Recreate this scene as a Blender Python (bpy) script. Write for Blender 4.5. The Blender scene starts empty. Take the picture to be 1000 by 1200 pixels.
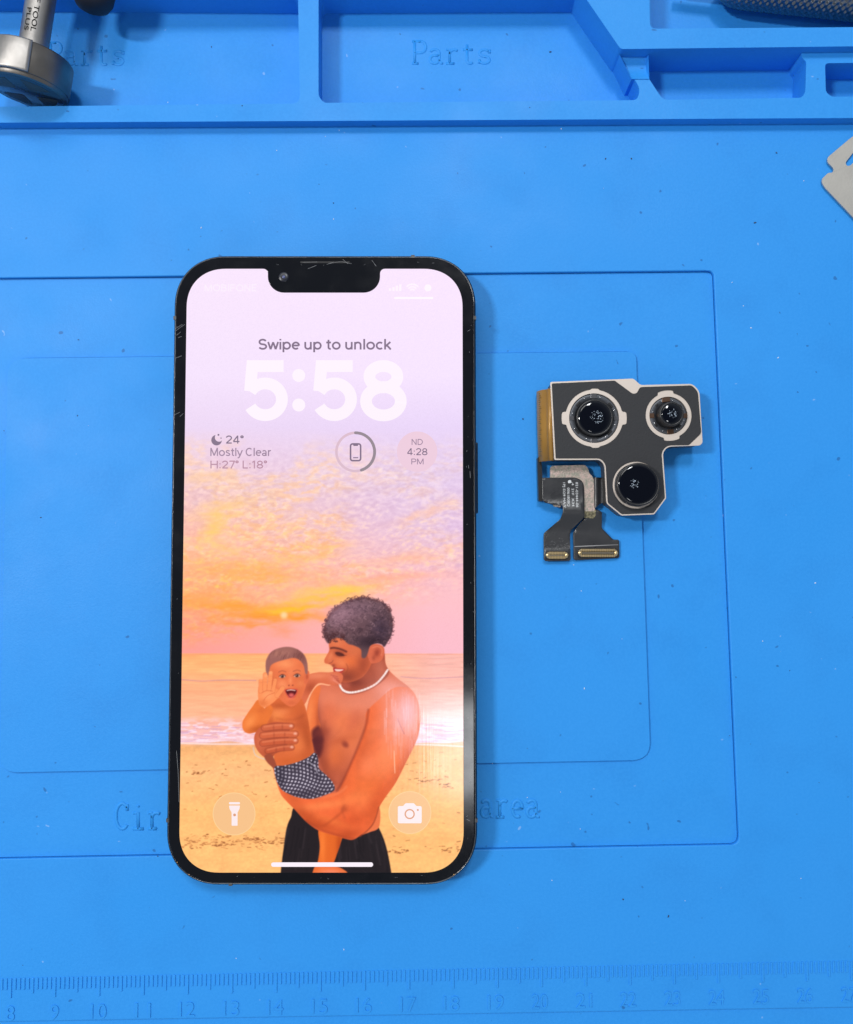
import bpy, bmesh, math, random
import numpy as np
from mathutils import Vector, Matrix, Quaternion
from mathutils.geometry import delaunay_2d_cdt
# ================================================================= camera, light, exposure
SC = bpy.context.scene
COL = SC.collection
MM = 0.001                       # the scene is in metres; all lengths below are in millimetres
F_PX, TILT, CAM_H = 981.0, math.radians(2.7), 204.0
NAD_Y = 600+F_PX*math.tan(TILT)  # picture row straight below the camera
cam_d = bpy.data.cameras.new('camera'); cam = bpy.data.objects.new('camera', cam_d); COL.objects.link(cam)
cam.location = (0, 0, CAM_H*MM); cam.rotation_euler = (TILT, 0, 0)
cam_d.sensor_fit = 'VERTICAL'; cam_d.sensor_height = 36; cam_d.sensor_width = 30; cam_d.lens = 36*F_PX/1200
cam_d.clip_start = .005; cam_d.clip_end = 20
SC.camera = cam
w = bpy.data.worlds.new('World'); SC.world = w; w.use_nodes = True
bg = w.node_tree.nodes['Background']; wn = w.node_tree; bg.inputs[1].default_value = 1.0
# the room round the bench: pale walls lower down, a darker ceiling and the photographer above
tcw = wn.nodes.new('ShaderNodeTexCoord'); spw = wn.nodes.new('ShaderNodeSeparateXYZ'); crw = wn.nodes.new('ShaderNodeValToRGB')
wn.links.new(tcw.outputs['Generated'], spw.inputs[0]); wn.links.new(spw.outputs['Z'], crw.inputs[0]); wn.links.new(crw.outputs[0], bg.inputs[0])
crw.color_ramp.elements[0].position = 0; crw.color_ramp.elements[0].color = (.40, .43, .47, 1)
crw.color_ramp.elements[1].position = .93; crw.color_ramp.elements[1].color = (.07, .075, .085, 1)
e_ = crw.color_ramp.elements.new(.72); e_.color = (.38, .42, .47, 1)
SC.view_settings.view_transform = 'Standard'; SC.view_settings.look = 'None'; SC.view_settings.exposure = 0; SC.view_settings.gamma = 1
def lamp(name, pos, size, power, col=(1, 1, 1), size_y=None, target=(0, 0, 0)):
    d = bpy.data.lights.new(name, 'AREA'); o = bpy.data.objects.new(name, d); COL.objects.link(o)
    d.energy = power; d.color = col; d.size = size
    if size_y: d.shape = 'RECTANGLE'; d.size_y = size_y
    o.location = pos; o.rotation_euler = (Vector(pos)-Vector(target)).to_track_quat('Z', 'Y').to_euler(); return o
lamp('workbench_lamp', (-.66, .17, .98), .07, 6.9, (1, .98, .95), .16)          # crisp shadows thrown to the right
lamp('ceiling_panel_far', (.10, .98, 1.6), .20, 11.2, (.97, .99, 1), .30)       # shadows thrown towards the viewer
lamp('ceiling_panel_high', (-.62, 1.32, 1.9), .8, 8.8, (1, .99, .97), .6)
lamp('ceiling_panel_near', (.085, -.42, 1.62), .15, 1.3, (.95, .97, 1), .19)   # mirrored in the display glass

def at(px, py, z=0.0):
    """point of the photograph -> point of the plane z (mm) in the world (mm)"""
    dx, dy = (px-500)/F_PX, -(py-600)/F_PX
    c, s = math.cos(TILT), math.sin(TILT)
    vx, vy, vz = dx, dy*c+s, dy*s-c
    t = (z-CAM_H)/vz
    return (vx*t, vy*t)
def to_px(x, y, z):
    c, s = math.cos(TILT), math.sin(TILT); z = z-CAM_H
    cy = y*c+z*s; cz = -y*s+z*c
    return 500+F_PX*x/-cz, 600-F_PX*cy/-cz
# ---------------------------------------------------------------- wallpaper shown on the phone's display
PX0, PY0, PX1, PY1, PS = 207.0, 310.0, 550.0, 1028.0, 2.0
class Canvas:
    def __init__(s):
        s.w = int((PX1-PX0)*PS); s.h = int((PY1-PY0)*PS)
        xs = PX0+(np.arange(s.w)+.5)/PS; ys = PY0+(np.arange(s.h)+.5)/PS
        s.X, s.Y = np.meshgrid(xs, ys); s.im = np.zeros((s.h, s.w, 3))
    def box(s, x0, y0, x1, y1):
        i0 = max(0, int((x0-PX0)*PS)); i1 = min(s.w, int((x1-PX0)*PS)+2)
        j0 = max(0, int((y0-PY0)*PS)); j1 = min(s.h, int((y1-PY0)*PS)+2)
        return slice(j0, max(j0, j1)), slice(i0, max(i0, i1))
    def mix(s, sl, col, a):
        a = np.clip(a, 0, 1)[..., None]
        c = np.asarray(col, float)
        s.im[sl] = s.im[sl]*(1-a)+c*a
def vnoise(X, Y, seed):
    xi = np.floor(X).astype(np.int64); yi = np.floor(Y).astype(np.int64); fx = X-xi; fy = Y-yi
    fx = fx*fx*(3-2*fx); fy = fy*fy*(3-2*fy)
    def h(a, b):
        n = (a*374761393+b*668265263+seed*974634777) & 0xffffffff
        n = ((n ^ (n >> 13))*1274126177) & 0xffffffff
        return ((n ^ (n >> 16)) & 0xffff)/65535.0
    return (h(xi, yi)*(1-fx)+h(xi+1, yi)*fx)*(1-fy)+(h(xi, yi+1)*(1-fx)+h(xi+1, yi+1)*fx)*fy
def fbm(X, Y, seed, oct=4):
    r = 0; a = .5
    for k in range(oct):
        r = r+a*vnoise(X*2**k+17*k, Y*2**k+31*k, seed+k); a *= .5
    return r/(1-.5**oct)
def smooth(pts, n=5, closed=True):
    p = np.array(pts, float); N = len(p); out = []
    rng = range(N if closed else N-1)
    for i in rng:
        if closed: a, b, c, d = p[i-1], p[i], p[(i+1) % N], p[(i+2) % N]
        else: a, b, c, d = p[max(0, i-1)], p[i], p[i+1], p[min(N-1, i+2)]
        for k in range(n):
            t = k/n
            out.append(.5*((2*b)+(c-a)*t+(2*a-5*b+4*c-d)*t*t+(-a+3*b-3*c+d)*t**3))
    if not closed: out.append(p[-1])
    return np.array(out)
def segdist(X, Y, P, closed):
    d2 = np.full(X.shape, 1e9); N = len(P)
    for i in range(N if closed else N-1):
        a = P[i]; b = P[(i+1) % N]; vx, vy = b-a; L = vx*vx+vy*vy+1e-12
        t = np.clip(((X-a[0])*vx+(Y-a[1])*vy)/L, 0, 1)
        d2 = np.minimum(d2, (X-a[0]-t*vx)**2+(Y-a[1]-t*vy)**2)
    return np.sqrt(d2)
def inside(X, Y, P):
    r = np.zeros(X.shape, bool); N = len(P)
    for i in range(N):
        a = P[i]; b = P[(i+1) % N]
        if a[1] == b[1]: continue
        r ^= ((Y < a[1]) != (Y < b[1])) & (X < (b[0]-a[0])*(Y-a[1])/(b[1]-a[1])+a[0])
    return r
def sdf(c, pts, pad, curve=True):
    P = smooth(pts) if curve else np.array(pts, float)
    sl = c.box(P[:, 0].min()-pad, P[:, 1].min()-pad, P[:, 0].max()+pad, P[:, 1].max()+pad)
    X, Y = c.X[sl], c.Y[sl]
    d = segdist(X, Y, P, True); return sl, np.where(inside(X, Y, P), d, -d), X, Y
def poly(c, pts, col, feather=.8, alpha=1, curve=True, mask=None):
    sl, d, X, Y = sdf(c, pts, feather+2, curve)
    a = np.clip(d/feather+.5, 0, 1)*alpha
    if mask is not None: a = a*mask[sl]
    c.mix(sl, col, a)
def polymask(c, pts, feather=.8):
    m = np.zeros((c.h, c.w)); sl, d, X, Y = sdf(c, pts, feather+2)
    m[sl] = np.clip(d/feather+.5, 0, 1); return m
def blob(c, x, y, rx, ry, col, alpha=.5, rot=0, mask=None, p=1.0):
    r = max(rx, ry)*2.2; sl = c.box(x-r, y-r, x+r, y+r); X = c.X[sl]-x; Y = c.Y[sl]-y
    k = math.radians(rot); u = (X*math.cos(k)+Y*math.sin(k))/rx; v = (-X*math.sin(k)+Y*math.cos(k))/ry
    a = np.exp(-(u*u+v*v)**p)*alpha
    if mask is not None: a = a*mask[sl]
    c.mix(sl, col, a)
def line(c, pts, w, col, alpha=1, feather=.7, mask=None, curve=True):
    P = smooth(pts, 5, False) if curve and len(pts) > 2 else np.array(pts, float); pad = w+feather+2
    sl = c.box(P[:, 0].min()-pad, P[:, 1].min()-pad, P[:, 0].max()+pad, P[:, 1].max()+pad)
    d = segdist(c.X[sl], c.Y[sl], P, False); a = np.clip((w/2-d)/feather+.5, 0, 1)*alpha
    if mask is not None: a = a*mask[sl]
    c.mix(sl, col, a)
def ramp(Y, stops):
    ys = [s[0] for s in stops]; return np.stack([np.interp(Y, ys, [s[1][k] for s in stops]) for k in range(3)], -1)
def wallpaper():
    c = Canvas(); X, Y = c.X, c.Y; rs = np.random.RandomState(3)
    L = ramp(Y, [(310, (247, 228, 250)), (440, (243, 225, 250)), (500, (235, 214, 242)), (560, (238, 202, 214)), (600, (242, 194, 188)), (630, (248, 188, 168)), (660, (252, 184, 148)), (700, (252, 172, 130)), (735, (246, 160, 140)), (766, (240, 158, 150))])
    R = ramp(Y, [(310, (248, 228, 252)), (440, (244, 226, 252)), (500, (232, 212, 246)), (560, (229, 204, 234)), (620, (228, 196, 224)), (680, (242, 190, 194)), (735, (240, 186, 196)), (766, (238, 184, 196))])
    t = np.clip((X-235)/270, 0, 1)[..., None]; im = L*(1-t)+R*t
    # cloud fields: small ripples drawn out sideways, larger towards the left
    wx = X+14*fbm(X/40, Y/30, 5); wy = Y+10*fbm(X/35, Y/25, 9)
    big = fbm(wx/55, wy/26, 21, 4); rip = fbm(wx/9, wy/3.6, 33, 3); fine = fbm(X/5, Y/2.2, 44, 2)
    env = np.clip((Y-505)/45, 0, 1)*np.clip((738-Y+.18*(360-X))/45, 0, 1)
    lf = np.clip((430-X)/150+.35, .30, 1)
    m = np.clip((big-.38)*4.5, 0, 1)*(.25+1.1*np.clip((rip-.42)*4, 0, 1))*env
    warm = ramp(Y, [(500, (255, 216, 190)), (560, (254, 206, 172)), (620, (255, 196, 146)), (680, (255, 182, 112)), (720, (255, 160, 90))])
    a = np.clip(m*lf*.8, 0, .75)[..., None]; im = im*(1-a)+warm*a
    m2 = np.clip((fbm(wx/40+7, wy/18, 55, 4)-.5)*4, 0, 1)*np.clip((rip-.45)*4, 0, 1)*env*.2
    im = im*(1-m2[..., None])+np.array((196, 176, 222.))*m2[..., None]
    m3 = np.clip((fine-.55)*3, 0, 1)*env*np.clip((big-.35)*3, 0, 1)*.45
    im = im*(1-m3[..., None])+np.array((255, 232, 216.))*m3[..., None]
    rp = (fbm(wx/6.5, wy/2.8, 61, 2)-.5)*2; rp2 = (fbm((wx+wy)/4.2, (wy-wx*.25)/3.0, 67, 2)-.5)*2
    tex = np.clip((rp*.9+rp2*.9)*1.3, -1, 1)*env*(.5+.7*fbm(X/60, Y/40, 69, 2))
    im = im+tex[..., None]*np.array((9., 11., 8.))+(np.clip(tex, 0, 1)**2*np.clip((Y-560)/80, 0, 1))[..., None]*np.array((8., 6., -16.))
    c.im = np.clip(im, 0, 255)
    # bright sunset streaks
    def streak(x, y, rx, ry, col, al, rot):
        r = rx*2; sl = c.box(x-r, y-r, x+r, y+r); U = c.X[sl]-x; V = c.Y[sl]-y; k = math.radians(rot)
        u = U*math.cos(k)+V*math.sin(k); v = -U*math.sin(k)+V*math.cos(k)
        v = v+5*(fbm(c.X[sl]/14, c.Y[sl]/7, int(x)+int(y), 3)-.5)*2.0
        g = np.exp(-(u/rx)**2-(v/ry)**2)*(.55+.9*fbm(c.X[sl]/16, c.Y[sl]/2.6, int(x+y), 3))
        c.mix(sl, col, g*al)
    for q in [(262, 592, 30, 6, (255, 206, 128), .6, -14), (258, 604, 34, 4, (255, 204, 120), .5, -6), (250, 620, 10, 18, (255, 206, 110), .7, 40), (262, 640, 20, 5, (255, 200, 118), .5, 20), (240, 560, 26, 6, (255, 205, 150), .6, -10),
              (300, 672, 70, 12, (255, 170, 100), .6, 4), (345, 655, 46, 6, (255, 190, 110), .5, -8), (382, 640, 26, 4, (255, 190, 120), .6, -4),
              (455, 678, 60, 5, (250, 172, 140), .6, -6), (470, 655, 50, 6, (252, 186, 150), .5, -8), (500, 600, 36, 5, (255, 196, 160), .5, -20),
              (280, 712, 70, 7, (255, 158, 70), .85, 4), (330, 722, 60, 5, (255, 150, 58), .85, 0), (245, 700, 40, 8, (255, 166, 96), .6, 0), (290, 731, 40, 4, (255, 150, 80), .7, 0),
              (375, 701, 44, 5, (255, 190, 70), .85, -10), (398, 691, 36, 3.5, (255, 204, 80), .8, -5), (352, 712, 36, 3.5, (255, 178, 56), .85, -6), (392, 706, 30, 3, (255, 198, 92), .6, -14), (370, 694, 50, 9, (255, 194, 110), .45, -8),
              (330, 716, 22, 3.5, (255, 190, 60), .8, 0), (332, 741, 14, 5, (250, 150, 110), .5, 0)]: streak(*q)
    blob(c, 333, 721, 4.4, 4.2, (255, 218, 176), .8, p=1.6)
    # sea
    sy = np.clip((Y-765.5)*2, 0, 1); S = ramp(Y, [(766, (247, 172, 118)), (785, (250, 182, 128)), (800, (246, 174, 132)), (838, (246, 180, 146)), (848, (240, 178, 160)), (866, (240, 196, 200)), (871, (238, 206, 214))])
    SR = ramp(Y, [(766, (240, 180, 170)), (800, (240, 182, 170)), (838, (246, 204, 200)), (871, (244, 214, 226))])  # whiter right side: glare painted into the sea colour
    t = np.clip((X-360)/150, 0, 1)[..., None]; S = S*(1-t)+SR*t
    w = (fbm(X/16, Y/1.7, 71, 3)-.5)*2; S = S*(1+.075*w[..., None])
    c.im = c.im*(1-sy[..., None])+S*sy[..., None]
    line(c, [(210, 796), (235, 798), (262, 797), (300, 797.5)], 1.3, (190, 140, 150), .6); line(c, [(470, 793), (500, 795), (545, 793)], 1.3, (190, 140, 160), .5)
    line(c, [(212, 767), (545, 767)], 1, (228, 150, 120), .5)
    fo = np.clip((fbm(X/9, Y/2.4, 81, 3)-.46)*7, 0, 1)*np.clip((Y-838)/14, 0, 1)*np.clip((872-Y)/4, 0, 1); sl = (slice(None), slice(None))
    c.mix(sl, (250, 226, 238), fo*.8)
    fo2 = np.clip((fbm(X/12+9, Y/1.6, 83, 3)-.53)*9, 0, 1)*np.clip((Y-842)/8, 0, 1)*np.clip((872-Y)/4, 0, 1); c.mix(sl, (206, 160, 190), fo2*.6)
    # sand
    edge = 870.5+1.6*np.sin(X/23)+1.0*np.sin(X/9)
    sd = np.clip((Y-edge)*1.3, 0, 1); G = ramp(Y, [(870, (232, 178, 150)), (876, (238, 178, 122)), (905, (246, 188, 134)), (950, (248, 186, 122)), (1025, (248, 188, 124))])
    G = G*(1+.05*(fbm(X/22, Y/6, 91, 4)-.5)[..., None]*2+.05*(fbm(X/3, Y/2, 92, 2)-.5)[..., None]*2)
    c.im = c.im*(1-sd[..., None])+G*sd[..., None]
    line(c, [(210, 871), (260, 872), (320, 871.5)], 1.6, (246, 224, 226), .8); line(c, [(470, 872), (510, 873), (545, 875)], 1.6, (246, 226, 230), .8)
    for k in range(230):
        band = [(900, 16), (986, 7), (990, 6), (930, 30)][rs.choice(4, p=[.25, .35, .25, .15])]
        x = rs.uniform(214, 545) if band[0] != 986 else rs.uniform(214, 330); y = rs.normal(band[0], band[1]*.6)
        if y < 880 or y > 1018: continue
        l = rs.uniform(.8, 4.5); line(c, [(x, y), (x+l, y+rs.uniform(-1, .9))], rs.uniform(.6, 1.3), (150, 92, 54), rs.uniform(.25, .75), .6)
    for x, y, n in [(229, 906, 14), (500, 914, 18), (520, 921, 14), (262, 990, 20), (298, 984, 20), (318, 988, 12), (465, 998, 20), (528, 996, 16), (220, 993, 12), (250, 979, 5)]:
        for k in range(n):
            a, b = rs.normal(0, 7), rs.normal(0, 1.4); line(c, [(x+a, y+b), (x+a+rs.uniform(1, 3), y+b+rs.uniform(-.6, .6))], rs.uniform(.7, 1.4), (128, 74, 42), rs.uniform(.35, .8), .6)
    # ---- figure: trousers
    pants = [(350, 944), (341, 958), (336, 971), (332, 998), (329, 1024), (328, 1050), (462, 1050), (459, 1024), (453, 993), (445, 972), (436, 962), (400, 950)]
    poly(c, pants, (34, 27, 30), 1.0); pm = polymask(c, pants)
    for k in range(46):
        x = rs.uniform(333, 454); y = rs.uniform(965, 1000); line(c, [(x, y), (x+(x-392)*.05, y+14), (x+(x-392)*.12+rs.normal(0, 1), y+rs.uniform(20, 36))], rs.uniform(.8, 2.6), (70, 60, 64) if rs.rand() < .6 else (14, 10, 14), rs.uniform(.1, .35), 1.4, pm)
    # child's leg
    leg = [(375, 968), (402, 972), (400, 986), (394, 1004), (392, 1013), (401, 1018), (408, 1024), (412, 1040), (364, 1040), (367, 1021), (370, 1014), (373, 1008), (375, 992)]
    poly(c, leg, (214, 104, 44), .8); lm = polymask(c, leg)
    blob(c, 378, 990, 4, 26, (240, 132, 64), .7, 0, lm); blob(c, 398, 992, 4, 22, (160, 62, 22), .6, 0, lm); blob(c, 388, 1022, 18, 6, (240, 140, 110), .8, 0, lm)
    # torso, neck and shoulder of the man
    torso = [(397, 790), (420, 794), (436, 780), (450, 774), (454, 783), (466, 795), (480, 806), (489, 820), (493, 840), (489, 856), (478, 882), (464, 906), (450, 932), (442, 952), (430, 968), (400, 972), (366, 962), (352, 940), (356, 900), (360, 870), (359, 842), (363, 818), (374, 803), (388, 803)]
    poly(c, torso, (206, 112, 84), .8); tm = polymask(c, torso)
    for q in [(385, 822, 20, 15, (224, 134, 106), .8, 0), (420, 826, 28, 14, (226, 140, 116), .8, -8), (462, 812, 26, 12, (236, 158, 140), .8, 35), (478, 836, 14, 26, (240, 176, 168), .7, -6),
              (392, 852, 16, 20, (212, 118, 84), .8, 20), (412, 862, 14, 26, (222, 122, 78), .8, 22), (384, 836, 10, 12, (176, 88, 66), .4, 0), (402, 798, 18, 5, (132, 58, 44), .6, 8),
              (432, 798, 16, 7, (150, 72, 56), .55, -30), (446, 786, 7, 11, (172, 90, 72), .6, -20), (378, 872, 8, 24, (120, 52, 44), .75, 8), (370, 858, 6, 26, (96, 40, 38), .8, 4),
              (396, 892, 16, 18, (196, 100, 64), .8, 0), (389, 908, 10, 13, (150, 70, 50), .5, 30), (404, 914, 8, 18, (150, 70, 48), .6, 30), (362, 836, 5, 16, (184, 96, 70), .6, 0)]:
        blob(c, *q[:4], q[4], q[5], q[6], tm)
    line(c, [(373, 803), (371, 822), (372, 842), (376, 856)], 3, (140, 66, 50), .4, 4, tm)
    line(c, [(376, 862), (388, 864), (398, 856), (404, 844)], 3, (170, 84, 62), .3, 6, tm)
    line(c, [(381, 846), (378, 866), (377, 890), (382, 906), (392, 918)], 4, (130, 60, 44), .45, 5, tm)
    blob(c, 404.5, 872, 5.0, 3.6, (124, 54, 46), .8, 45, tm, 1.6)
    line(c, [(352, 852), (358, 872), (356, 892)], 4, (120, 56, 40), .4, 5, tm)
    ua = [(372, 804), (376, 806), (373, 822), (373, 840), (376, 852), (372, 862), (362, 866), (358.5, 846), (361, 828), (366, 812)]
    poly(c, ua, (222, 116, 68), 1.2); qa = polymask(c, ua); blob(c, 363, 838, 4, 22, (236, 140, 88), .7, 6, qa); blob(c, 373, 846, 3, 18, (150, 66, 42), .6, 0, qa)
    dk = [(366, 856), (374, 851), (379, 862), (378, 878), (374, 888), (369, 880), (366, 868)]; poly(c, dk, (84, 34, 38), 4, .9)
    for b_ in [(386, 838, 11, 16, (222, 118, 82), .7, 0), (402, 846, 12, 14, (232, 128, 84), .6, 20), (380, 858, 8, 5, (150, 70, 52), .5, -20), (398, 868, 16, 5, (180, 88, 58), .6, -15), (415, 846, 8, 16, (196, 100, 76), .5, 20), (392, 884, 8, 14, (216, 112, 66), .6, 10), (382, 896, 5, 12, (150, 70, 46), .6, -10)]: blob(c, *b_[:4], b_[4], b_[5], b_[6], tm)
    # his near arm: shoulder down to the elbow and forward under the child
    arm = [(430, 834), (444, 820), (462, 806), (480, 807), (489, 820), (493, 840), (491, 858), (487, 871), (476.6, 892), (464, 917), (452, 934), (444, 947), (440, 960), (434, 970), (424, 978), (414, 984), (405, 983), (396, 980), (384, 977), (373, 973), (364, 967), (356, 960), (346, 949), (336, 939), (329, 930), (323, 912), (320, 896), (330, 902), (340, 922), (356, 934), (372, 936), (388, 930), (397, 927), (403, 914), (410, 898), (418, 881), (426, 862), (429, 846)]
    poly(c, arm, (226, 108, 64), .9); am = polymask(c, arm)
    for q in [(466, 850, 20, 30, (232, 146, 124), .8, 12), (480, 832, 14, 24, (242, 184, 184), .75, 0), (454, 888, 16, 30, (236, 136, 90), .9, 22), (436, 862, 6, 20, (232, 132, 92), .6, 20), (426, 880, 9, 26, (190, 88, 52), .55, 22), (484, 880, 8, 30, (204, 108, 84), .6, 18),
              (430, 920, 22, 16, (220, 112, 62), .7, 10), (412, 962, 20, 10, (204, 88, 48), .75, -14), (432, 896, 12, 16, (240, 138, 98), .6, 25), (458, 872, 14, 18, (238, 130, 92), .5, 20), (446, 932, 8, 20, (204, 92, 52), .6, 35), (388, 962, 22, 4.5, (232, 122, 66), .55, 18), (378, 944, 34, 5, (238, 132, 80), .85, -8), (416, 934, 16, 8, (234, 130, 78), .6, -15), (356, 954, 18, 6, (176, 78, 40), .7, 28), (470, 910, 8, 26, (190, 92, 60), .55, 26), (372, 966, 26, 6, (178, 76, 36), .7, 18), (408, 978, 16, 6, (176, 74, 38), .75, -8),
              (344, 936, 14, 6, (196, 94, 52), .6, 45), (440, 950, 12, 18, (196, 88, 48), .55, 35), (404, 948, 5, 4, (168, 76, 44), .6, 0), (426, 940, 7, 12, (236, 128, 78), .5, 30), (398, 918, 5, 8, (160, 72, 42), .6, 0)]:
        blob(c, *q[:4], q[4], q[5], q[6], am)
    line(c, [(432, 832), (429, 850), (421, 872), (411, 896), (403, 914), (395, 926)], 2.4, (130, 54, 38), .6, 3)
    side = [(424, 978), (434, 970), (440, 960), (444, 947), (446, 954), (444, 970), (434, 975)]; poly(c, side, (222, 118, 76), .9)
    line(c, [(422, 980), (430, 974), (437, 966), (441, 957), (444, 946)], 1.6, (150, 66, 40), .7, 1.4)
    line(c, [(356, 962), (366, 966), (378, 968), (388, 962), (397, 955), (402, 951)], 2.6, (170, 74, 40), .5, 3.2, am)
    line(c, [(378, 934), (390, 932), (399, 928), (406, 922)], 2.4, (240, 142, 100), .45, 3, am); line(c, [(414, 983), (405, 981), (390, 977), (374, 971), (360, 962)], 3, (160, 66, 36), .5, 3, am)
    line(c, [(404, 944), (401, 950), (404, 958)], 2, (160, 74, 46), .35, 3, am)
    for k in range(30):  # pale upright streaks: glare of the display glass painted over the shoulder
        x = rs.uniform(452, 488); y = rs.uniform(806, 880); line(c, [(x, y), (x+.4, y+rs.uniform(8, 26))], .7, (250, 214, 222), rs.uniform(.06, .3), .6, am)
    line(c, [(466, 842), (471, 854), (474, 860)], 1.0, (180, 96, 92), .8, .8); line(c, [(462, 880), (463, 906)], .8, (255, 214, 190), .8, .7)
    # his head and face
    neck = [(398, 796), (420, 790), (432, 770), (449, 762), (452, 778), (456, 790), (440, 804), (415, 811), (401, 806)]
    poly(c, neck, (158, 78, 58), 1); nm = polymask(c, neck); blob(c, 446, 782, 8, 14, (196, 112, 90), .7, -15, nm); blob(c, 416, 800, 14, 6, (118, 52, 42), .7, 0, nm); blob(c, 405, 803, 6, 4, (196, 104, 84), .5, 0, nm)
    face = [(387, 744), (385.5, 755), (386, 762), (383, 768), (380.4, 773), (381, 777), (386, 778.5), (389.5, 780.5), (391.2, 783.5), (391.6, 788), (394.5, 792), (396.5, 797), (402, 799.6), (412, 799), (424, 794), (433, 783), (437, 770), (436, 752), (415, 744)]
    poly(c, face, (206, 106, 72), .9); fm = polymask(c, face)
    for q in [(395, 753, 10, 6, (216, 122, 84), .8, 0), (400, 774, 10, 6, (216, 116, 76), .8, 0), (386, 772, 4, 5, (212, 118, 84), .7, 0), (412, 776, 10, 8, (222, 114, 66), .7, 0), (412, 788, 12, 7, (160, 76, 50), .7, 0), (426, 778, 8, 14, (146, 68, 48), .7, 10), (406, 794, 14, 6, (126, 58, 44), .75, 0),
              (400, 790, 8, 4, (140, 66, 50), .5, 0), (416, 763, 10, 6, (202, 112, 76), .6, 0), (431, 762, 5, 10, (150, 74, 54), .5, 0)]: blob(c, *q[:4], q[4], q[5], q[6], fm)
    line(c, [(388, 759.6), (392, 759.2), (399, 760.6), (406, 763.6)], 2.3, (84, 40, 36), .8, 1.4); blob(c, 398, 765, 7, 3.4, (128, 58, 42), .55, 10)
    poly(c, [(393, 764.8), (397, 764.2), (402, 766), (404, 768.4), (399, 769.2), (395, 768)], (58, 26, 26), 1.2, .8); line(c, [(394, 769.4), (399, 770.6), (404, 770)], 1, (170, 86, 60), .6, 1); blob(c, 396.5, 767, 4, 2.2, (110, 50, 38), .5, 8)
    line(c, [(402, 768), (406, 768)], .8, (90, 44, 36), .6)
    line(c, [(386, 777.5), (389, 776.2), (390.5, 774)], 1.0, (120, 56, 44), .6)
    poly(c, [(390.6, 782.6), (396, 783.0), (404, 783.8), (402, 786.6), (397, 789.8), (392.4, 789)], (172, 56, 50), .9)
    poly(c, [(392.4, 784.2), (397, 784.3), (402.8, 784.7), (399, 786.6), (394.4, 786.6)], (246, 222, 212), .7, .9); blob(c, 400, 777, 8, 4.5, (232, 136, 92), .55, 25); blob(c, 388, 768, 2.2, 5, (224, 132, 92), .6, 20); blob(c, 391, 779.6, 2.4, 1.6, (120, 54, 40), .6)
    line(c, [(392, 789), (396, 791), (401, 788.5)], 1.3, (186, 76, 70), .8, .8)
    line(c, [(406, 778), (408, 783), (406, 788)], .9, (136, 62, 42), .5, 1.0); line(c, [(390, 781), (394, 782)], 1.0, (100, 50, 40), .4, 1)
    poly(c, [(430, 762), (436, 755.5), (444, 755), (450, 759), (450.5, 766), (447, 774), (440, 777), (434, 776)], (204, 106, 78), .7)
    blob(c, 442, 765, 3.6, 5.2, (140, 60, 46), .8, 15); line(c, [(437, 759), (443, 757.6), (448, 761), (447, 768)], 1.2, (226, 136, 106), .6, 1.0); blob(c, 438, 771, 2, 3, (150, 70, 52), .6)
    hair = [(380, 746), (379.5, 737), (384, 724), (391, 714), (401, 707), (414, 702), (426, 700), (440, 702.5), (452, 708), (458.5, 718), (460.5, 732), (459, 744), (454, 753), (450.5, 758), (447, 755), (441, 754), (434, 757), (431, 766), (428, 771), (424, 770), (423, 761), (415, 756.5), (408, 754.5), (402, 749), (394, 747.5), (388, 750), (385, 754), (382, 751)]
    poly(c, hair, (100, 74, 78), 1.5); hm = polymask(c, hair)
    for q in [(398, 728, 20, 16, (134, 100, 110), .7, -30), (424, 712, 26, 11, (124, 96, 108), .7, 0), (446, 738, 13, 18, (62, 48, 66), .75, 0), (420, 738, 14, 8, (84, 60, 68), .5, 0), (430, 752, 13, 8, (58, 42, 52), .75, 0), (440, 752, 14, 6, (40, 24, 32), .6, 0), (392, 742, 10, 6, (86, 52, 54), .5, 0)]: blob(c, *q[:4], q[4], q[5], q[6], hm)
    H = np.array(hair[:13])
    for k in range(520):
        x, y = rs.uniform(381, 460), rs.uniform(700, 756); r = rs.uniform(1.2, 3); a0 = rs.uniform(0, 6.3); P = [(x+r*math.cos(a0+t), y+r*math.sin(a0+t)*.8) for t in np.linspace(0, rs.uniform(2.2, 4.8), 6)]
        line(c, P, rs.uniform(.5, .9), [(50, 34, 42), (146, 112, 118), (76, 54, 60), (172, 138, 144)][rs.choice(4, p=[.38, .28, .27, .07])], rs.uniform(.2, .6), .8, hm)
    for k in range(120):
        i = rs.randint(0, 12); f = rs.rand(); x, y = H[i]*(1-f)+H[(i+1) % 13]*f if i < 12 else H[0]
        if i > 9 and rs.rand() < .7: continue
        x += rs.normal(0, .9); y += rs.normal(0, .9); r = rs.uniform(.8, 2.4); a0 = rs.uniform(0, 6.3); P = [(x+r*math.cos(a0+t), y+r*math.sin(a0+t)) for t in np.linspace(0, rs.uniform(3.2, 5.6), 7)]
        line(c, P, rs.uniform(.5, .95), (96, 58, 60) if k % 2 else (70, 42, 50), rs.uniform(.45, .9), .6)
    for k in range(26):
        x, y = rs.uniform(379, 404), rs.uniform(742, 752); r = rs.uniform(1, 1.9); a0 = rs.uniform(0, 6.3); P = [(x+r*math.cos(a0+t), y+r*math.sin(a0+t)) for t in np.linspace(0, 4.4, 6)]
        line(c, P, .8, (70, 38, 40), .75, .6)
    # pearl necklace
    NP = smooth([(397.5, 800), (400, 806), (404, 810), (412, 811.6), (426, 808.6), (440, 802), (449, 793), (454.5, 785)], 8, False)
    line(c, NP+np.array((.3, 1.2)), 2.6, (120, 54, 44), .5, 1.2, curve=False); line(c, NP, 2.3, (236, 214, 208), 1, .7, curve=False)
    acc = 0
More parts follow.
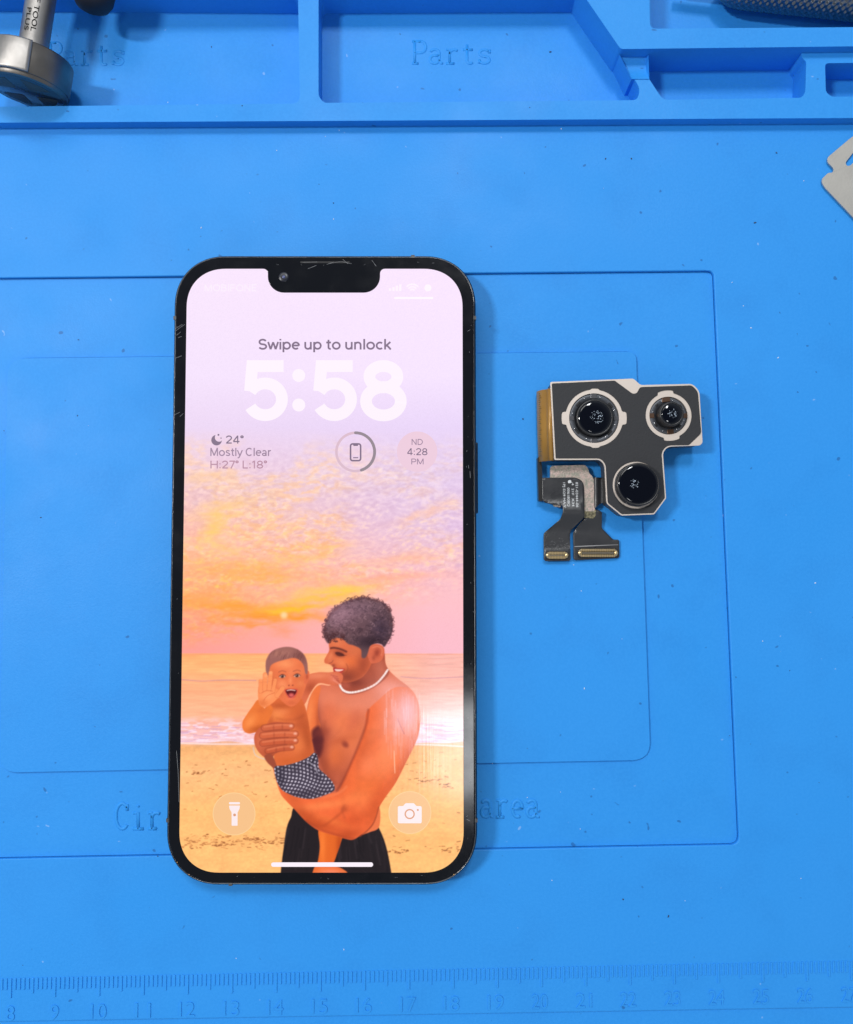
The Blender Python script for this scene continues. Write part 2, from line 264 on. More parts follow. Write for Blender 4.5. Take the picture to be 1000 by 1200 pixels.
    for a, b in zip(NP[:-1], NP[1:]):
        acc += np.hypot(*(b-a))
        if acc > 2.1: blob(c, a[0], a[1]-.3, 1.0, 1.0, (255, 248, 246), .95, p=1.5); acc = 0
    # child: far arm, body, raised arm, head
    farm = [(352, 806), (360, 792), (372, 788), (386, 788), (396, 787), (402, 792), (400, 800), (392, 803), (384, 802), (373, 801), (364, 812), (356, 826)]
    poly(c, farm, (206, 108, 76), .8); q = polymask(c, farm); blob(c, 372, 792, 16, 4, (226, 136, 102), .8, -3, q); blob(c, 364, 806, 8, 6, (160, 74, 48), .7, -40, q); blob(c, 392, 795, 6, 5, (224, 132, 110), .7, 0, q)
    for k in range(4): line(c, [(388+k*2.2, 791+k*2), (396+k*.8, 793+k*2.4)], .8, (150, 62, 52), .6, .8)
    line(c, [(391, 797), (397, 801), (400, 802)], 1.6, (226, 140, 118), .8)
    body = [(310, 832), (318, 822), (330, 817), (350, 816), (357, 826), (361, 842), (364, 860), (368, 880), (366, 892), (345, 900), (324, 902), (321, 884), (318, 862), (311, 850)]
    poly(c, body, (208, 106, 62), 1.1); bm_ = polymask(c, body)
    for q in [(324, 838, 10, 8, (238, 146, 84), .7, 0), (346, 834, 12, 8, (196, 98, 52), .5, 10), (338, 862, 12, 16, (228, 128, 80), .75, 0), (330, 834, 10, 5, (232, 136, 88), .6, -10), (352, 846, 7, 14, (176, 84, 50), .55, 0), (338, 850, 16, 3, (176, 86, 52), .5, 0), (360, 864, 6, 22, (164, 76, 40), .7, -8), (356, 886, 10, 8, (176, 84, 44), .5, 0), (340, 892, 18, 5, (196, 98, 50), .7, 0), (330, 827, 14, 4, (166, 78, 42), .6, 0), (318, 848, 4, 10, (180, 88, 48), .6, 0), (350, 874, 8, 10, (236, 140, 86), .4, 0)]: blob(c, *q[:4], q[4], q[5], q[6], bm_)
    line(c, [(325, 842), (336, 844), (349, 842), (356, 838)], 2.5, (160, 76, 42), .35, 4)
    harm = [(303, 820), (310, 830), (316, 826), (320, 832), (314, 846), (308, 853), (300, 858), (291, 859.5), (285, 855), (284.5, 846), (289, 838), (296, 828)]
    poly(c, harm, (220, 118, 60), .8); q = polymask(c, harm); blob(c, 293, 846, 6, 10, (242, 150, 88), .7, 30, q); blob(c, 302, 854, 10, 4, (170, 80, 38), .7, -15, q); blob(c, 307, 832, 6, 4, (196, 100, 54), .5, 0, q)
    head = [(313, 780), (316, 768), (326, 762), (340, 760), (352, 765), (359, 776), (361, 790), (358, 806), (352, 820), (344, 827.5), (336, 826), (326, 816), (318, 802), (314, 792)]
    poly(c, head, (222, 118, 78), 1.0); q = polymask(c, head)
    for b in [(334, 778, 12, 6, (240, 152, 104), .8, 0), (352, 800, 6, 18, (196, 100, 60), .6, 8), (330, 802, 7, 6, (244, 156, 108), .6, 0), (352, 801, 5, 5, (236, 142, 98), .5, 0), (342, 824, 8, 3, (196, 98, 64), .6, 0), (328, 812, 6, 6, (198, 100, 62), .5, 30), (333, 806, 4, 5, (240, 150, 106), .5, 0), (352, 788, 7, 5, (232, 138, 98), .4, 0), (341, 788, 4, 4, (236, 142, 100), .5, 0), (319, 796, 5, 14, (202, 110, 68), .5, -10)]: blob(c, *b[:4], b[4], b[5], b[6], q)
    poly(c, [(357.5, 788), (361.5, 786), (363, 791), (361, 799), (358, 802), (356, 796)], (212, 110, 76), .7); blob(c, 360, 793, 1.4, 3, (150, 64, 44), .6)
    chair = [(311.5, 784), (312, 774), (317, 765), (326, 759.8), (338, 758), (349, 761), (357, 768), (360.5, 778), (360.5, 789), (358, 789), (356, 780), (351, 773.5), (344, 771), (334, 773), (324, 776), (318, 779.5), (316, 785), (315.5, 791), (313, 790)]
    poly(c, chair, (148, 98, 92), 1.3); q = polymask(c, chair); blob(c, 330, 765, 14, 4, (168, 114, 102), .7, -12, q); blob(c, 352, 770, 7, 8, (106, 62, 58), .6, 0, q)
    for k in range(46):
        x = rs.uniform(314, 356); y = rs.uniform(760, 774); line(c, [(x, y), (x-rs.uniform(1, 3), y+rs.uniform(3, 7))], .7, (96, 56, 54) if k % 2 else (176, 122, 108), .35, .7, q)
    for ex, ey in ((331, 792.6), (348.2, 791.8)):
        blob(c, ex, ey, 4.8, 3, (200, 106, 70), .6); poly(c, [(ex-3.6, ey+.4), (ex-1, ey-1.7), (ex+2, ey-1.6), (ex+3.6, ey+.3), (ex+1, ey+1.7), (ex-2, ey+1.6)], (214, 176, 158), .7)
        blob(c, ex, ey, 2.0, 2.0, (52, 26, 24), 1, p=2); blob(c, ex-.6, ey-.6, .5, .5, (255, 240, 230), .9); line(c, [(ex-3.8, ey), (ex-1, ey-2), (ex+2, ey-1.9), (ex+3.9, ey-.1)], .8, (92, 46, 38), .8, .6)
        line(c, [(ex-4.2, ey-5), (ex, ey-6.6), (ex+4, ey-5.4)], 1.1, (160, 86, 62), .7, .9)
    blob(c, 340.5, 798, 2, 5, (242, 154, 108), .6); blob(c, 340.5, 801.8, 4.0, 2.2, (226, 126, 84), .7); blob(c, 338.8, 803.2, 1, .8, (120, 50, 40), .8); blob(c, 343.2, 803.1, 1, .8, (120, 50, 40), .8)
    poly(c, [(333.4, 808.5), (338, 806.8), (343, 806.9), (349, 807.6), (348.4, 813), (345, 818), (340.6, 819.4), (336.6, 816)], (206, 92, 70), .7)
    poly(c, [(335, 809), (341, 807.9), (347.6, 808.8), (346.6, 813), (343.4, 816.4), (340, 817.2), (337, 814)], (88, 22, 26), .6)
    line(c, [(336.6, 809.2), (341, 808.5), (346, 809.2)], 1.1, (248, 226, 214), .85, .6); blob(c, 341.6, 814.6, 3.4, 2.5, (222, 110, 104), .95, p=1.6)
    blob(c, 341, 818.8, 3.5, .9, (236, 136, 112), .6)
    hand = [(304, 825), (302.5, 815), (303, 806), (306, 800), (310, 802), (314, 802), (318, 803), (322, 805), (326, 808), (330, 805), (333, 806), (330, 812), (325, 819), (318, 825), (310, 829)]
    poly(c, hand, (236, 142, 92), .8)
    for a, b, w in (((305.6, 810), (306, 798), 4.4), ((310.5, 808), (311, 790.5), 4.6), ((315.6, 808), (317.6, 788.5), 4.6), ((320, 810), (322.8, 797), 4.0), ((325, 815), (331.4, 806.6), 5)):
        line(c, [a, b], w+.9, (184, 98, 62), .55, 1.2); line(c, [a, b], w, (238, 146, 96), 1, .8)
    q = polymask(c, hand); blob(c, 314, 815, 7, 6, (244, 160, 110), .8, 0, q); blob(c, 308, 824, 6, 4, (204, 108, 62), .6, 0, q)
    line(c, [(307, 812), (313, 809), (320, 810)], .8, (190, 96, 62), .6, .8); line(c, [(309, 821), (314, 815), (322, 812)], .8, (190, 96, 62), .6, .8)
    for k in range(4): line(c, [(304.5+k*4.8, 800-k*.8), (308+k*4.8, 800-k*.8)], .8, (200, 110, 76), .35, .9)
    for k in range(3): blob(c, 306+k*5.6, 795-k*3.2, 1.8, 1.8, (252, 178, 134), .6)
    # the man's hand round the child's ribs
    hd = [(313, 849), (322, 846), (334, 847), (340, 850), (336, 876), (330, 880), (322, 884), (318, 890), (308, 886), (300, 876), (298, 864), (303, 854)]
    poly(c, hd, (186, 92, 62), .8); q = polymask(c, hd); blob(c, 306, 868, 7, 12, (210, 116, 84), .7, 0, q); blob(c, 318, 884, 10, 5, (150, 70, 46), .5, 30, q)
    for a, b, w, cc in (((310, 853), (341, 851.2), 6.6, (196, 100, 68)), ((308, 862), (346, 860.2), 6.8, (200, 102, 68)), ((308, 871), (346, 868.2), 6.6, (192, 94, 62)), ((314, 880), (342, 876), 5.8, (186, 90, 60))):
        line(c, [a, ((a[0]+b[0])/2, (a[1]+b[1])/2-.8), b], w+1.4, (120, 52, 36), .6, 1.6); line(c, [a, ((a[0]+b[0])/2, (a[1]+b[1])/2-.8), b], w, cc, 1, 1.0)
        line(c, [(a[0], a[1]-1.4), ((a[0]+b[0])/2, (a[1]+b[1])/2-2.4), (b[0]-3, b[1]-1.4)], 2, (224, 134, 98), .6, 1.6)
        blob(c, b[0]+.2, b[1]-.6, 2.2, 1.7, (244, 190, 170), .8, 0, p=1.6)
        for kx in (.35, .68): blob(c, a[0]+(b[0]-a[0])*kx, a[1]+(b[1]-a[1])*kx, 1, 3, (140, 64, 44), .4)
    line(c, [(297, 876), (299, 884), (305, 888), (312, 890)], 1.3, (210, 196, 190), .8, .7)
    poly(c, [(310, 886), (318, 884), (324, 896), (326, 908), (320, 900), (313, 893)], (150, 76, 56), 1)
    # checked shorts
    sh = [(322, 899), (334, 897), (349, 893), (362, 887), (369, 882), (373, 889), (374, 900), (382, 908), (390, 917), (392, 926), (380, 932), (366, 936), (352, 935), (340, 931), (330, 925), (324, 914)]
    poly(c, sh, (66, 58, 72), .8); q = polymask(c, sh); sl = c.box(318, 878, 396, 940); XX, YY = c.X[sl], c.Y[sl]
    u = (XX-350)+.25*(YY-910)+2.5*np.sin(YY/7); v = (YY-910)-.28*(XX-350)+2.2*np.sin(XX/9)+.004*(XX-350)**2
    ck = (np.cos(u*2*math.pi/4.3) > .05)*(np.cos(v*2*math.pi/4.3) > .05)
    ck = ck.astype(float); ck[1:-1, 1:-1] = (ck[1:-1, 1:-1]*2+ck[:-2, 1:-1]+ck[2:, 1:-1]+ck[1:-1, :-2]+ck[1:-1, 2:])/6
    c.mix(sl, (232, 224, 236), ck*q[sl]*.95)
    for b in [(330, 912, 5, 14, (40, 34, 46), .5, 0), (360, 930, 26, 5, (50, 42, 54), .55, -6), (370, 905, 6, 14, (44, 36, 48), .4, -40), (346, 903, 8, 3, (60, 52, 64), .5, -10)]: blob(c, *b[:4], b[4], b[5], b[6], q)
    for k in range(22): x = 324+k*2.1; line(c, [(x, 899.5-(k*2.1)**1.5*.035), (x+.3, 903-(k*2.1)**1.5*.035)], .7, (40, 34, 44), .7, .6)
    line(c, [(362, 898), (368, 890), (371, 884)], 1.6, (36, 32, 42), .8, .8); line(c, [(360, 892), (369, 898), (372, 906)], 1.3, (210, 204, 216), .6, .8)
    # skin texture and glass glare painted in as a veil and pale streaks, then a slight softening as the display shows it
    for mk in (tm, am, fm, bm_, nm, polymask(c, harm), polymask(c, head)):
        t = (fbm(X/6, Y/6, 131, 4)-.5)*2; c.im = c.im*(1+.02*(t*mk)[..., None])
    blob(c, 398, 718, 26, 16, (206, 160, 180), .28); blob(c, 474, 838, 22, 36, (248, 206, 222), .42, 0, np.maximum(am, tm)); blob(c, 452, 812, 24, 18, (240, 170, 160), .35, 30, tm)
    for k in range(60):
        x = rs.uniform(450, 492); y = rs.uniform(806, 856); line(c, [(x, y), (x+.3, y+rs.uniform(6, 30))], rs.uniform(.5, 1.1), (252, 226, 236), rs.uniform(.08, .28), .6)
    B = c.im
    for ax in (0, 1):
        B = (np.roll(B, 1, ax)+2*B+np.roll(B, -1, ax))/4
    for ax in (0, 1):
        B = (np.roll(B, 1, ax)+2*B+np.roll(B, -1, ax))/4
    c.im = B*.5+c.im*.5
    g = c.im.mean(-1, keepdims=True); k = np.clip((Y-560)/160, 0, 1)[..., None]; c.im = g+(c.im-g)*(1+.10*k); c.im = 128+(c.im-128)*(1+.05*k)+2*k
    # grain of the picture
    c.im = c.im*(1+.02*(rs.rand(c.h, c.w, 1)-.5)*2)
    return np.clip(c.im, 0, 255)/255.0
# ================================================================= helpers
def L(c):  # 0-255 picture colour -> linear
    return tuple(((v/255)/12.92 if v/255 <= .04045 else ((v/255+.055)/1.055)**2.4) for v in c)
def mat(name, col, rough=.5, metal=0, spec=.5, coat=0, bump=0, bscale=800, mottle=0, mscale=60, mcol=None, emit=None, estr=1, detail=4, crough=.03, rvar=0):
    m = bpy.data.materials.new(name); m.use_nodes = True; nt = m.node_tree; p = nt.nodes['Principled BSDF']
    p.inputs['Base Color'].default_value = (*col, 1); p.inputs['Roughness'].default_value = rough; p.inputs['Metallic'].default_value = metal
    p.inputs['Specular IOR Level'].default_value = spec; p.inputs['Coat Weight'].default_value = coat; p.inputs['Coat Roughness'].default_value = crough
    if emit: p.inputs['Emission Color'].default_value = (*emit, 1); p.inputs['Emission Strength'].default_value = estr
    if bump or mottle or rvar:
        tc = nt.nodes.new('ShaderNodeTexCoord')
    if bump:
        n = nt.nodes.new('ShaderNodeTexNoise'); n.inputs['Scale'].default_value = bscale; n.inputs['Detail'].default_value = detail
        b = nt.nodes.new('ShaderNodeBump'); b.inputs['Strength'].default_value = bump; b.inputs['Distance'].default_value = .0002
        nt.links.new(tc.outputs['Object'], n.inputs['Vector']); nt.links.new(n.outputs['Fac'], b.inputs['Height']); nt.links.new(b.outputs['Normal'], p.inputs['Normal'])
    if mottle:
        n = nt.nodes.new('ShaderNodeTexNoise'); n.inputs['Scale'].default_value = mscale; n.inputs['Detail'].default_value = 6
        r = nt.nodes.new('ShaderNodeMapRange'); r.inputs[1].default_value = .35; r.inputs[2].default_value = .65; r.inputs[3].default_value = 0; r.inputs[4].default_value = mottle
        mx = nt.nodes.new('ShaderNodeMix'); mx.data_type = 'RGBA'; mx.inputs[6].default_value = (*col, 1); mx.inputs[7].default_value = (*(mcol or tuple(c*.5 for c in col)), 1)
        nt.links.new(tc.outputs['Object'], n.inputs['Vector']); nt.links.new(n.outputs['Fac'], r.inputs[0]); nt.links.new(r.outputs[0], mx.inputs[0]); nt.links.new(mx.outputs[2], p.inputs['Base Color'])
    if rvar:
        n = nt.nodes.new('ShaderNodeTexNoise'); n.inputs['Scale'].default_value = 160; n.inputs['Detail'].default_value = 5
        r = nt.nodes.new('ShaderNodeMapRange'); r.inputs[1].default_value = .3; r.inputs[2].default_value = .7; r.inputs[3].default_value = max(0, rough-rvar); r.inputs[4].default_value = rough+rvar
        nt.links.new(tc.outputs['Object'], n.inputs['Vector']); nt.links.new(n.outputs['Fac'], r.inputs[0]); nt.links.new(r.outputs[0], p.inputs['Roughness'])
    return m
def link(name, me, m, parent=None, smooth=False, loc=None):
    o = bpy.data.objects.new(name, me); COL.objects.link(o)
    if m: me.materials.append(m)
    if parent: o.parent = parent
    if loc: o.location = loc
    if smooth:
        for f in me.polygons: f.use_smooth = True
    return o
def empty(name, label, cat, group=None, loc=(0, 0, 0)):
    o = bpy.data.objects.new(name, None); COL.objects.link(o); o.empty_display_size = .01
    o['label'] = label; o['category'] = cat
    if group: o['group'] = group
    o.location = tuple(v*MM for v in loc)
    return o
def done(parent):
    """put an empty's children where they were modelled (world mm) whatever the empty's own place is"""
    for c in list(COL.objects):
        if c.parent == parent: c.location = Vector(c.location)-Vector(parent.location)
def mesh_from(bm, scale=MM):
    me = bpy.data.meshes.new('m'); bmesh.ops.scale(bm, vec=(scale,)*3, verts=bm.verts)
    bmesh.ops.recalc_face_normals(bm, faces=bm.faces); bm.to_mesh(me); bm.free(); return me
def bevel(o, w=.3, seg=2, angle=35):
    md = o.modifiers.new('bevel', 'BEVEL'); md.width = w*MM; md.segments = seg; md.limit_method = 'ANGLE'; md.angle_limit = math.radians(angle); md.harden_normals = False
    return o
def rrect(x0, y0, x1, y1, r, n=10, p=2.0):
    """rounded rectangle, counter-clockwise, in any unit; p>2 squarer, softer corners"""
    out = []
    for cx, cy, a0 in ((x1-r, y1-r, 0), (x0+r, y1-r, 90), (x0+r, y0+r, 180), (x1-r, y0+r, 270)):
        for k in range(n+1):
            a = math.radians(a0+90*k/n); c, s = math.cos(a), math.sin(a)
            out.append((cx+r*math.copysign(abs(c)**(2/p), c), cy+r*math.copysign(abs(s)**(2/p), s)))
    return out
def circ(cx, cy, r, n=48, a0=0):
    return [(cx+r*math.cos(2*math.pi*k/n+a0), cy+r*math.sin(2*math.pi*k/n+a0)) for k in range(n)]
def roundpoly(pts, r, n=5):
    """corner-rounded polygon; r one number or one per corner"""
    out = []; N = len(pts)
    for i in range(N):
        p0, p1, p2 = (np.array(pts[(i+k) % N], float) for k in (-1, 0, 1)); rr = r[i] if isinstance(r, (list, tuple)) else r
        a = p0-p1; b = p2-p1; la, lb = np.hypot(*a), np.hypot(*b); d = min(rr, la*.48, lb*.48)
        if d < 1e-6: out.append(tuple(p1)); continue
        s = p1+a/la*d; e = p1+b/lb*d
        for k in range(n+1):
            t = k/n; q = s*(1-t)**2+p1*2*t*(1-t)+e*t*t; out.append((q[0], q[1]))
    return out
def inset(pts, d):
    out = []; N = len(pts); s = 1 if area2(pts) > 0 else -1
    for i in range(N):
        a, b, c = (np.array(pts[(i+k) % N], float) for k in (-1, 0, 1)); u = b-a; v = c-b; u /= np.hypot(*u)+1e-9; v /= np.hypot(*v)+1e-9
        n1 = np.array((-u[1], u[0])); n2 = np.array((-v[1], v[0])); n = n1+n2; n = n/(np.hypot(*n)+1e-9); k = max(.5, float(n@n1)); out.append(tuple(b+s*n*d/k))
    return out
def area2(p): return sum(p[i-1][0]*p[i][1]-p[i][0]*p[i-1][1] for i in range(len(p)))
def plate(name, outline, z0, z1, m, parent=None, holes=(), bev=0, grid=0, zf=None, seg=2, smooth=False):
    """a flat solid with holes between heights z0 and z1 (mm); zf(x, y) may lift it"""
    loops = [outline]+list(holes); V = []; E = []
    for k, lp in enumerate(loops):
        lp = [tuple(q) for q in lp]
        if (area2(lp) > 0) != (k == 0): lp = lp[::-1]
        b = len(V); V += [Vector(q) for q in lp]; n = len(lp)
        E += [(b+i, b+(i+1) % n) for i in range(n)]
    if grid:
        xs = [v.x for v in V]; ys = [v.y for v in V]
        for gx in np.arange(min(xs)+grid*.5, max(xs), grid):
            for gy in np.arange(min(ys)+grid*.5, max(ys), grid): V.append(Vector((gx, gy)))
    ov, oe, of, _, _, _ = delaunay_2d_cdt(V, E, [], 2 if holes else 1, 1e-5)
    if holes:   # keep only the triangles that are inside the outline and outside the holes
        def ins(x, y, P):
            r = False
            for i in range(len(P)):
                a, b = P[i-1], P[i]
                if (a[1] > y) != (b[1] > y) and x < (b[0]-a[0])*(y-a[1])/(b[1]-a[1])+a[0]: r = not r
            return r
        keep = []
        for f in of:
            cx = sum(ov[i].x for i in f)/len(f); cy = sum(ov[i].y for i in f)/len(f)
            if ins(cx, cy, loops[0]) and not any(ins(cx, cy, h) for h in loops[1:]): keep.append(f)
        of = keep
    bm = bmesh.new(); used = set(i for f in of for i in f); T = {}; B = {}
    for i in used:
        x, y = ov[i].x, ov[i].y; dz = zf(x, y) if zf else 0
        T[i] = bm.verts.new((x, y, z1+dz)); B[i] = bm.verts.new((x, y, z0+dz))
    cnt = {}
    for f in of:
        a = sum(ov[f[k-1]].x*ov[f[k]].y-ov[f[k]].x*ov[f[k-1]].y for k in range(len(f)))
        f = list(f) if a > 0 else list(f)[::-1]
        bm.faces.new([T[i] for i in f]); bm.faces.new([B[i] for i in f[::-1]])
        for k in range(len(f)): cnt[(f[k], f[(k+1) % len(f)])] = 1
    for (a, b) in cnt:
        if (b, a) not in cnt: bm.faces.new([T[b], T[a], B[a], B[b]])
    if not grid and not zf: bmesh.ops.dissolve_limit(bm, angle_limit=.01, verts=bm.verts, edges=bm.edges, delimit=set())
    me = mesh_from(bm); o = link(name, me, m, parent, smooth)
    if bev: bevel(o, bev, seg)
    return o
def lathe(prof, n=64, cx=0, cy=0, axis=None, origin=None):
    """revolve (r, z) pairs round z; returns a bmesh in mm"""
    bm = bmesh.new(); rings = []
    for r, z in prof:
        if r < 1e-6: rings.append([bm.verts.new((cx, cy, z))]*n)
        else: rings.append([bm.verts.new((cx+r*math.cos(2*math.pi*k/n), cy+r*math.sin(2*math.pi*k/n), z)) for k in range(n)])
    for a, b in zip(rings[:-1], rings[1:]):
        for k in range(n):
            q = [a[k], a[(k+1) % n], b[(k+1) % n], b[k]]; u = []
            for v in q:
                if v not in u: u.append(v)
            if len(u) > 2:
                try: bm.faces.new(u)
                except ValueError: pass
    return bm
def tube(bm, pts, r, n=6):
    """round rod along points (mm), added to a bmesh"""
    P = [Vector(p) for p in pts]; rings = []
    for i, p in enumerate(P):
        d = (P[min(i+1, len(P)-1)]-P[max(i-1, 0)]).normalized(); up = Vector((0, 0, 1)) if abs(d.z) < .9 else Vector((1, 0, 0))
        s = d.cross(up).normalized(); u = s.cross(d)
        rings.append([bm.verts.new(p+(s*math.cos(2*math.pi*k/n)+u*math.sin(2*math.pi*k/n))*r) for k in range(n)])
    for a, b in zip(rings[:-1], rings[1:]):
        for k in range(n): bm.faces.new([a[k], a[(k+1) % n], b[(k+1) % n], b[k]])
    bm.faces.new(rings[0][::-1]); bm.faces.new(rings[-1])
def box(bm, x0, y0, z0, x1, y1, z1, M=None):
    g = bmesh.ops.create_cube(bm, size=1)['verts']
    for v in g:
        v.co = Vector(((x0+x1)/2+v.co.x*(x1-x0), (y0+y1)/2+v.co.y*(y1-y0), (z0+z1)/2+v.co.z*(z1-z0)))
        if M: v.co = M @ v.co
def px_poly(pts, z): return [at(x, y, z) for x, y in pts]
def px_poly_flip(pts, z): return [at(x, y, z) for x, y in pts]
def text_mesh(s, size, extrude=0, offset=0, spacing=1, align='CENTER'):
    cu = bpy.data.curves.new('t', 'FONT'); cu.body = s; cu.size = size*MM; cu.extrude = extrude*MM; cu.offset = offset*MM
    cu.space_character = spacing; cu.align_x = align; cu.align_y = 'BOTTOM_BASELINE' if False else 'TOP_BASELINE'; cu.resolution_u = 4
    o = bpy.data.objects.new('t', cu); COL.objects.link(o); bpy.context.view_layer.update()
    me = bpy.data.meshes.new_from_object(o.evaluated_get(bpy.context.evaluated_depsgraph_get())); bpy.data.objects.remove(o); bpy.data.curves.remove(cu)
    return me
def text(name, s, px0, px1, base_py, cap_px, z, m, parent, extrude=0, offset=0, rot=0, spacing=1.0, bold=0):
    """lettering fitted between two picture columns on one baseline"""
    me = text_mesh(s, 10, extrude, offset, spacing)
    co = np.zeros(len(me.vertices)*3); me.vertices.foreach_get('co', co); co = co.reshape(-1, 3)
    x0, y0 = at(px0, base_py, z); x1, y1 = at(px1, base_py, z); _, yc = at(px0, base_py-cap_px, z)
    cm = text_mesh('H', 10); ch = max(v.co.y for v in cm.vertices); bpy.data.meshes.remove(cm)
    w = co[:, 0].max()-co[:, 0].min(); sx = (x1-x0)*MM/w; sy = (yc-y0)*MM/ch
    X = (co[:, 0]-co[:, 0].min())*sx+x0*MM; Y = co[:, 1]*sy+y0*MM+(X-x0*MM)*((y1-y0)/(x1-x0)); co = np.stack([X, Y, co[:, 2]+z*MM], 1)
    me.vertices.foreach_set('co', co.ravel().astype(np.float32)); me.update()
    return link(name, me, m, parent)

# ================================================================= materials
BLUE = (.024, .270, .755)
def mat_silicone():
    m = bpy.data.materials.new('blue_silicone'); m.use_nodes = True; nt = m.node_tree; p = nt.nodes['Principled BSDF']; N = nt.nodes.new
    p.inputs['Roughness'].default_value = .5; p.inputs['Specular IOR Level'].default_value = .25
    tc = N('ShaderNodeTexCoord')
    def noise(scale, detail, a, b, c, d, off=0):
        n = N('ShaderNodeTexNoise'); n.inputs['Scale'].default_value = scale; n.inputs['Detail'].default_value = detail
        mp = N('ShaderNodeMapping'); mp.inputs['Location'].default_value = (off, off*1.3, off*.7); nt.links.new(tc.outputs['Object'], mp.inputs[0]); nt.links.new(mp.outputs[0], n.inputs['Vector'])
        r = N('ShaderNodeMapRange'); r.inputs[1].default_value = a; r.inputs[2].default_value = b; r.inputs[3].default_value = c; r.inputs[4].default_value = d
        nt.links.new(n.outputs['Fac'], r.inputs[0]); return n, r.outputs[0]
    def mix(f, a, b):
        x = N('ShaderNodeMix'); x.data_type = 'RGBA'
        for k, v in ((0, f), (6, a), (7, b)):
            if isinstance(v, tuple): x.inputs[k].default_value = (*v, 1)
            else: nt.links.new(v, x.inputs[k])
        return x.outputs[2]
    _, f1 = noise(14, 4, .3, .7, 0, .5); c = mix(f1, BLUE, (.031, .295, .79))
    _, f2 = noise(70, 8, .50, .74, 0, .24, 3); c = mix(f2, c, (.018, .20, .60))          # handled, slightly grimy patches
    _, f3 = noise(1500, 2, .40, .62, 0, .28, 7); c = mix(f3, c, (.036, .315, .82))         # fine grain
    _, f4 = noise(420, 1, .765, .80, 0, .55, 11); c = mix(f4, c, (.012, .07, .24))       # specks of dirt
    _, f5 = noise(520, 1, .79, .82, 0, .5, 23); c = mix(f5, c, (.30, .5, .85))           # pale lint
    nt.links.new(c, p.inputs['Base Color'])
    n, r = noise(2200, 3, 0, 1, 0, 1, 2); b = N('ShaderNodeBump'); b.inputs['Strength'].default_value = .32; b.inputs['Distance'].default_value = .00012
    nt.links.new(n.outputs['Fac'], b.inputs['Height'])
    n, r = noise(60, 3, 0, 1, 0, 1, 5); b2 = N('ShaderNodeBump'); b2.inputs['Strength'].default_value = .25; b2.inputs['Distance'].default_value = .0006
    nt.links.new(n.outputs['Fac'], b2.inputs['Height']); nt.links.new(b.outputs['Normal'], b2.inputs['Normal']); nt.links.new(b2.outputs['Normal'], p.inputs['Normal'])
    _, r = noise(40, 4, .3, .7, .42, .6, 9); nt.links.new(r, p.inputs['Roughness'])
    return m
M_BLUE = mat_silicone()
M_FRAME = mat('graphite_steel', (.045, .046, .05), .26, 1, bump=.06, bscale=500, rvar=.08)
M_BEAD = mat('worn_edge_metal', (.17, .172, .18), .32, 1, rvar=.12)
def mat_glass():
    m = mat('black_cover_glass', (.005, .006, .009), .10, 0, .36)
    nt = m.node_tree; p = nt.nodes['Principled BSDF']; N = nt.nodes.new; tc = N('ShaderNodeTexCoord')
    n = N('ShaderNodeTexNoise'); n.inputs['Scale'].default_value = 130; n.inputs['Detail'].default_value = 6; nt.links.new(tc.outputs['Object'], n.inputs['Vector'])
    r = N('ShaderNodeMapRange'); r.inputs[1].default_value = .45; r.inputs[2].default_value = .8; r.inputs[3].default_value = .10; r.inputs[4].default_value = .18
    nt.links.new(n.outputs['Fac'], r.inputs[0]); nt.links.new(r.outputs[0], p.inputs['Roughness'])
    r = N('ShaderNodeMapRange'); r.inputs[1].default_value = .55; r.inputs[2].default_value = .8; r.inputs[3].default_value = 0; r.inputs[4].default_value = .025
    n2 = N('ShaderNodeTexNoise'); n2.inputs['Scale'].default_value = 260; n2.inputs['Detail'].default_value = 8; nt.links.new(tc.outputs['Object'], n2.inputs['Vector'])
    mx = N('ShaderNodeMix'); mx.data_type = 'RGBA'; mx.inputs[6].default_value = (.006, .007, .010, 1); mx.inputs[7].default_value = (.07, .075, .085, 1)
    nt.links.new(n2.outputs['Fac'], r.inputs[0]); nt.links.new(r.outputs[0], mx.inputs[0]); nt.links.new(mx.outputs[2], p.inputs['Base Color'])
    return m
M_GLASS = mat_glass()
M_SCR = mat('scratch_white', (.42, .43, .45), .5)
M_SHEET = mat('blasted_steel', (.52, .50, .46), .42, .6, bump=.08, bscale=1800, mottle=.35, mscale=130, mcol=(.36, .35, .33))
M_BRACKET = mat('champagne_steel', (.68, .595, .53), .42, .35, bump=.08, bscale=900)
M_FOAM = mat('charcoal_film', (.027, .028, .032), .62, 0, .35, bump=.35, bscale=2600, mottle=.3, mscale=300, mcol=(.026, .026, .029))
M_BLACKP = mat('black_plastic', (.014, .014, .016), .35, 0, .5)
M_DARKB = mat('barrel_dark', (.085, .092, .108), .42, .3, rvar=.1)
M_LENS = mat('lens_glass', (.002, .003, .007), .04, 0, .45)
M_GLINT = mat('painted_glint', (.42, .50, .60), .35, .2)  # pale colour stands in for reflections inside the lenses
M_SIDE = mat('module_side', (.10, .095, .09), .45, .4)
M_FLEX = mat('black_flex', (.030, .031, .035), .36, 0, .5, bump=.25, bscale=900, rvar=.12)
M_GOLD = mat('polyimide_amber', (.40, .21, .045), .35, .15, mottle=.6, mscale=90, mcol=(.26, .13, .03), bump=.2, bscale=700)
M_GOLDM = mat('gold_contact', (.74, .55, .28), .3, .9)
M_PAD = mat('conductive_cloth', (.52, .39, .35), .5, .3, bump=.9, bscale=2600, mottle=.8, mscale=1500, mcol=(.22, .25, .20))
M_PRINT = mat('white_print', (.62, .64, .66), .5)
M_STEEL = mat('turned_steel', (.44, .42, .40), .46, 1, bump=.25, bscale=500, mottle=.5, mscale=220, mcol=(.30, .28, .26), rvar=.1)
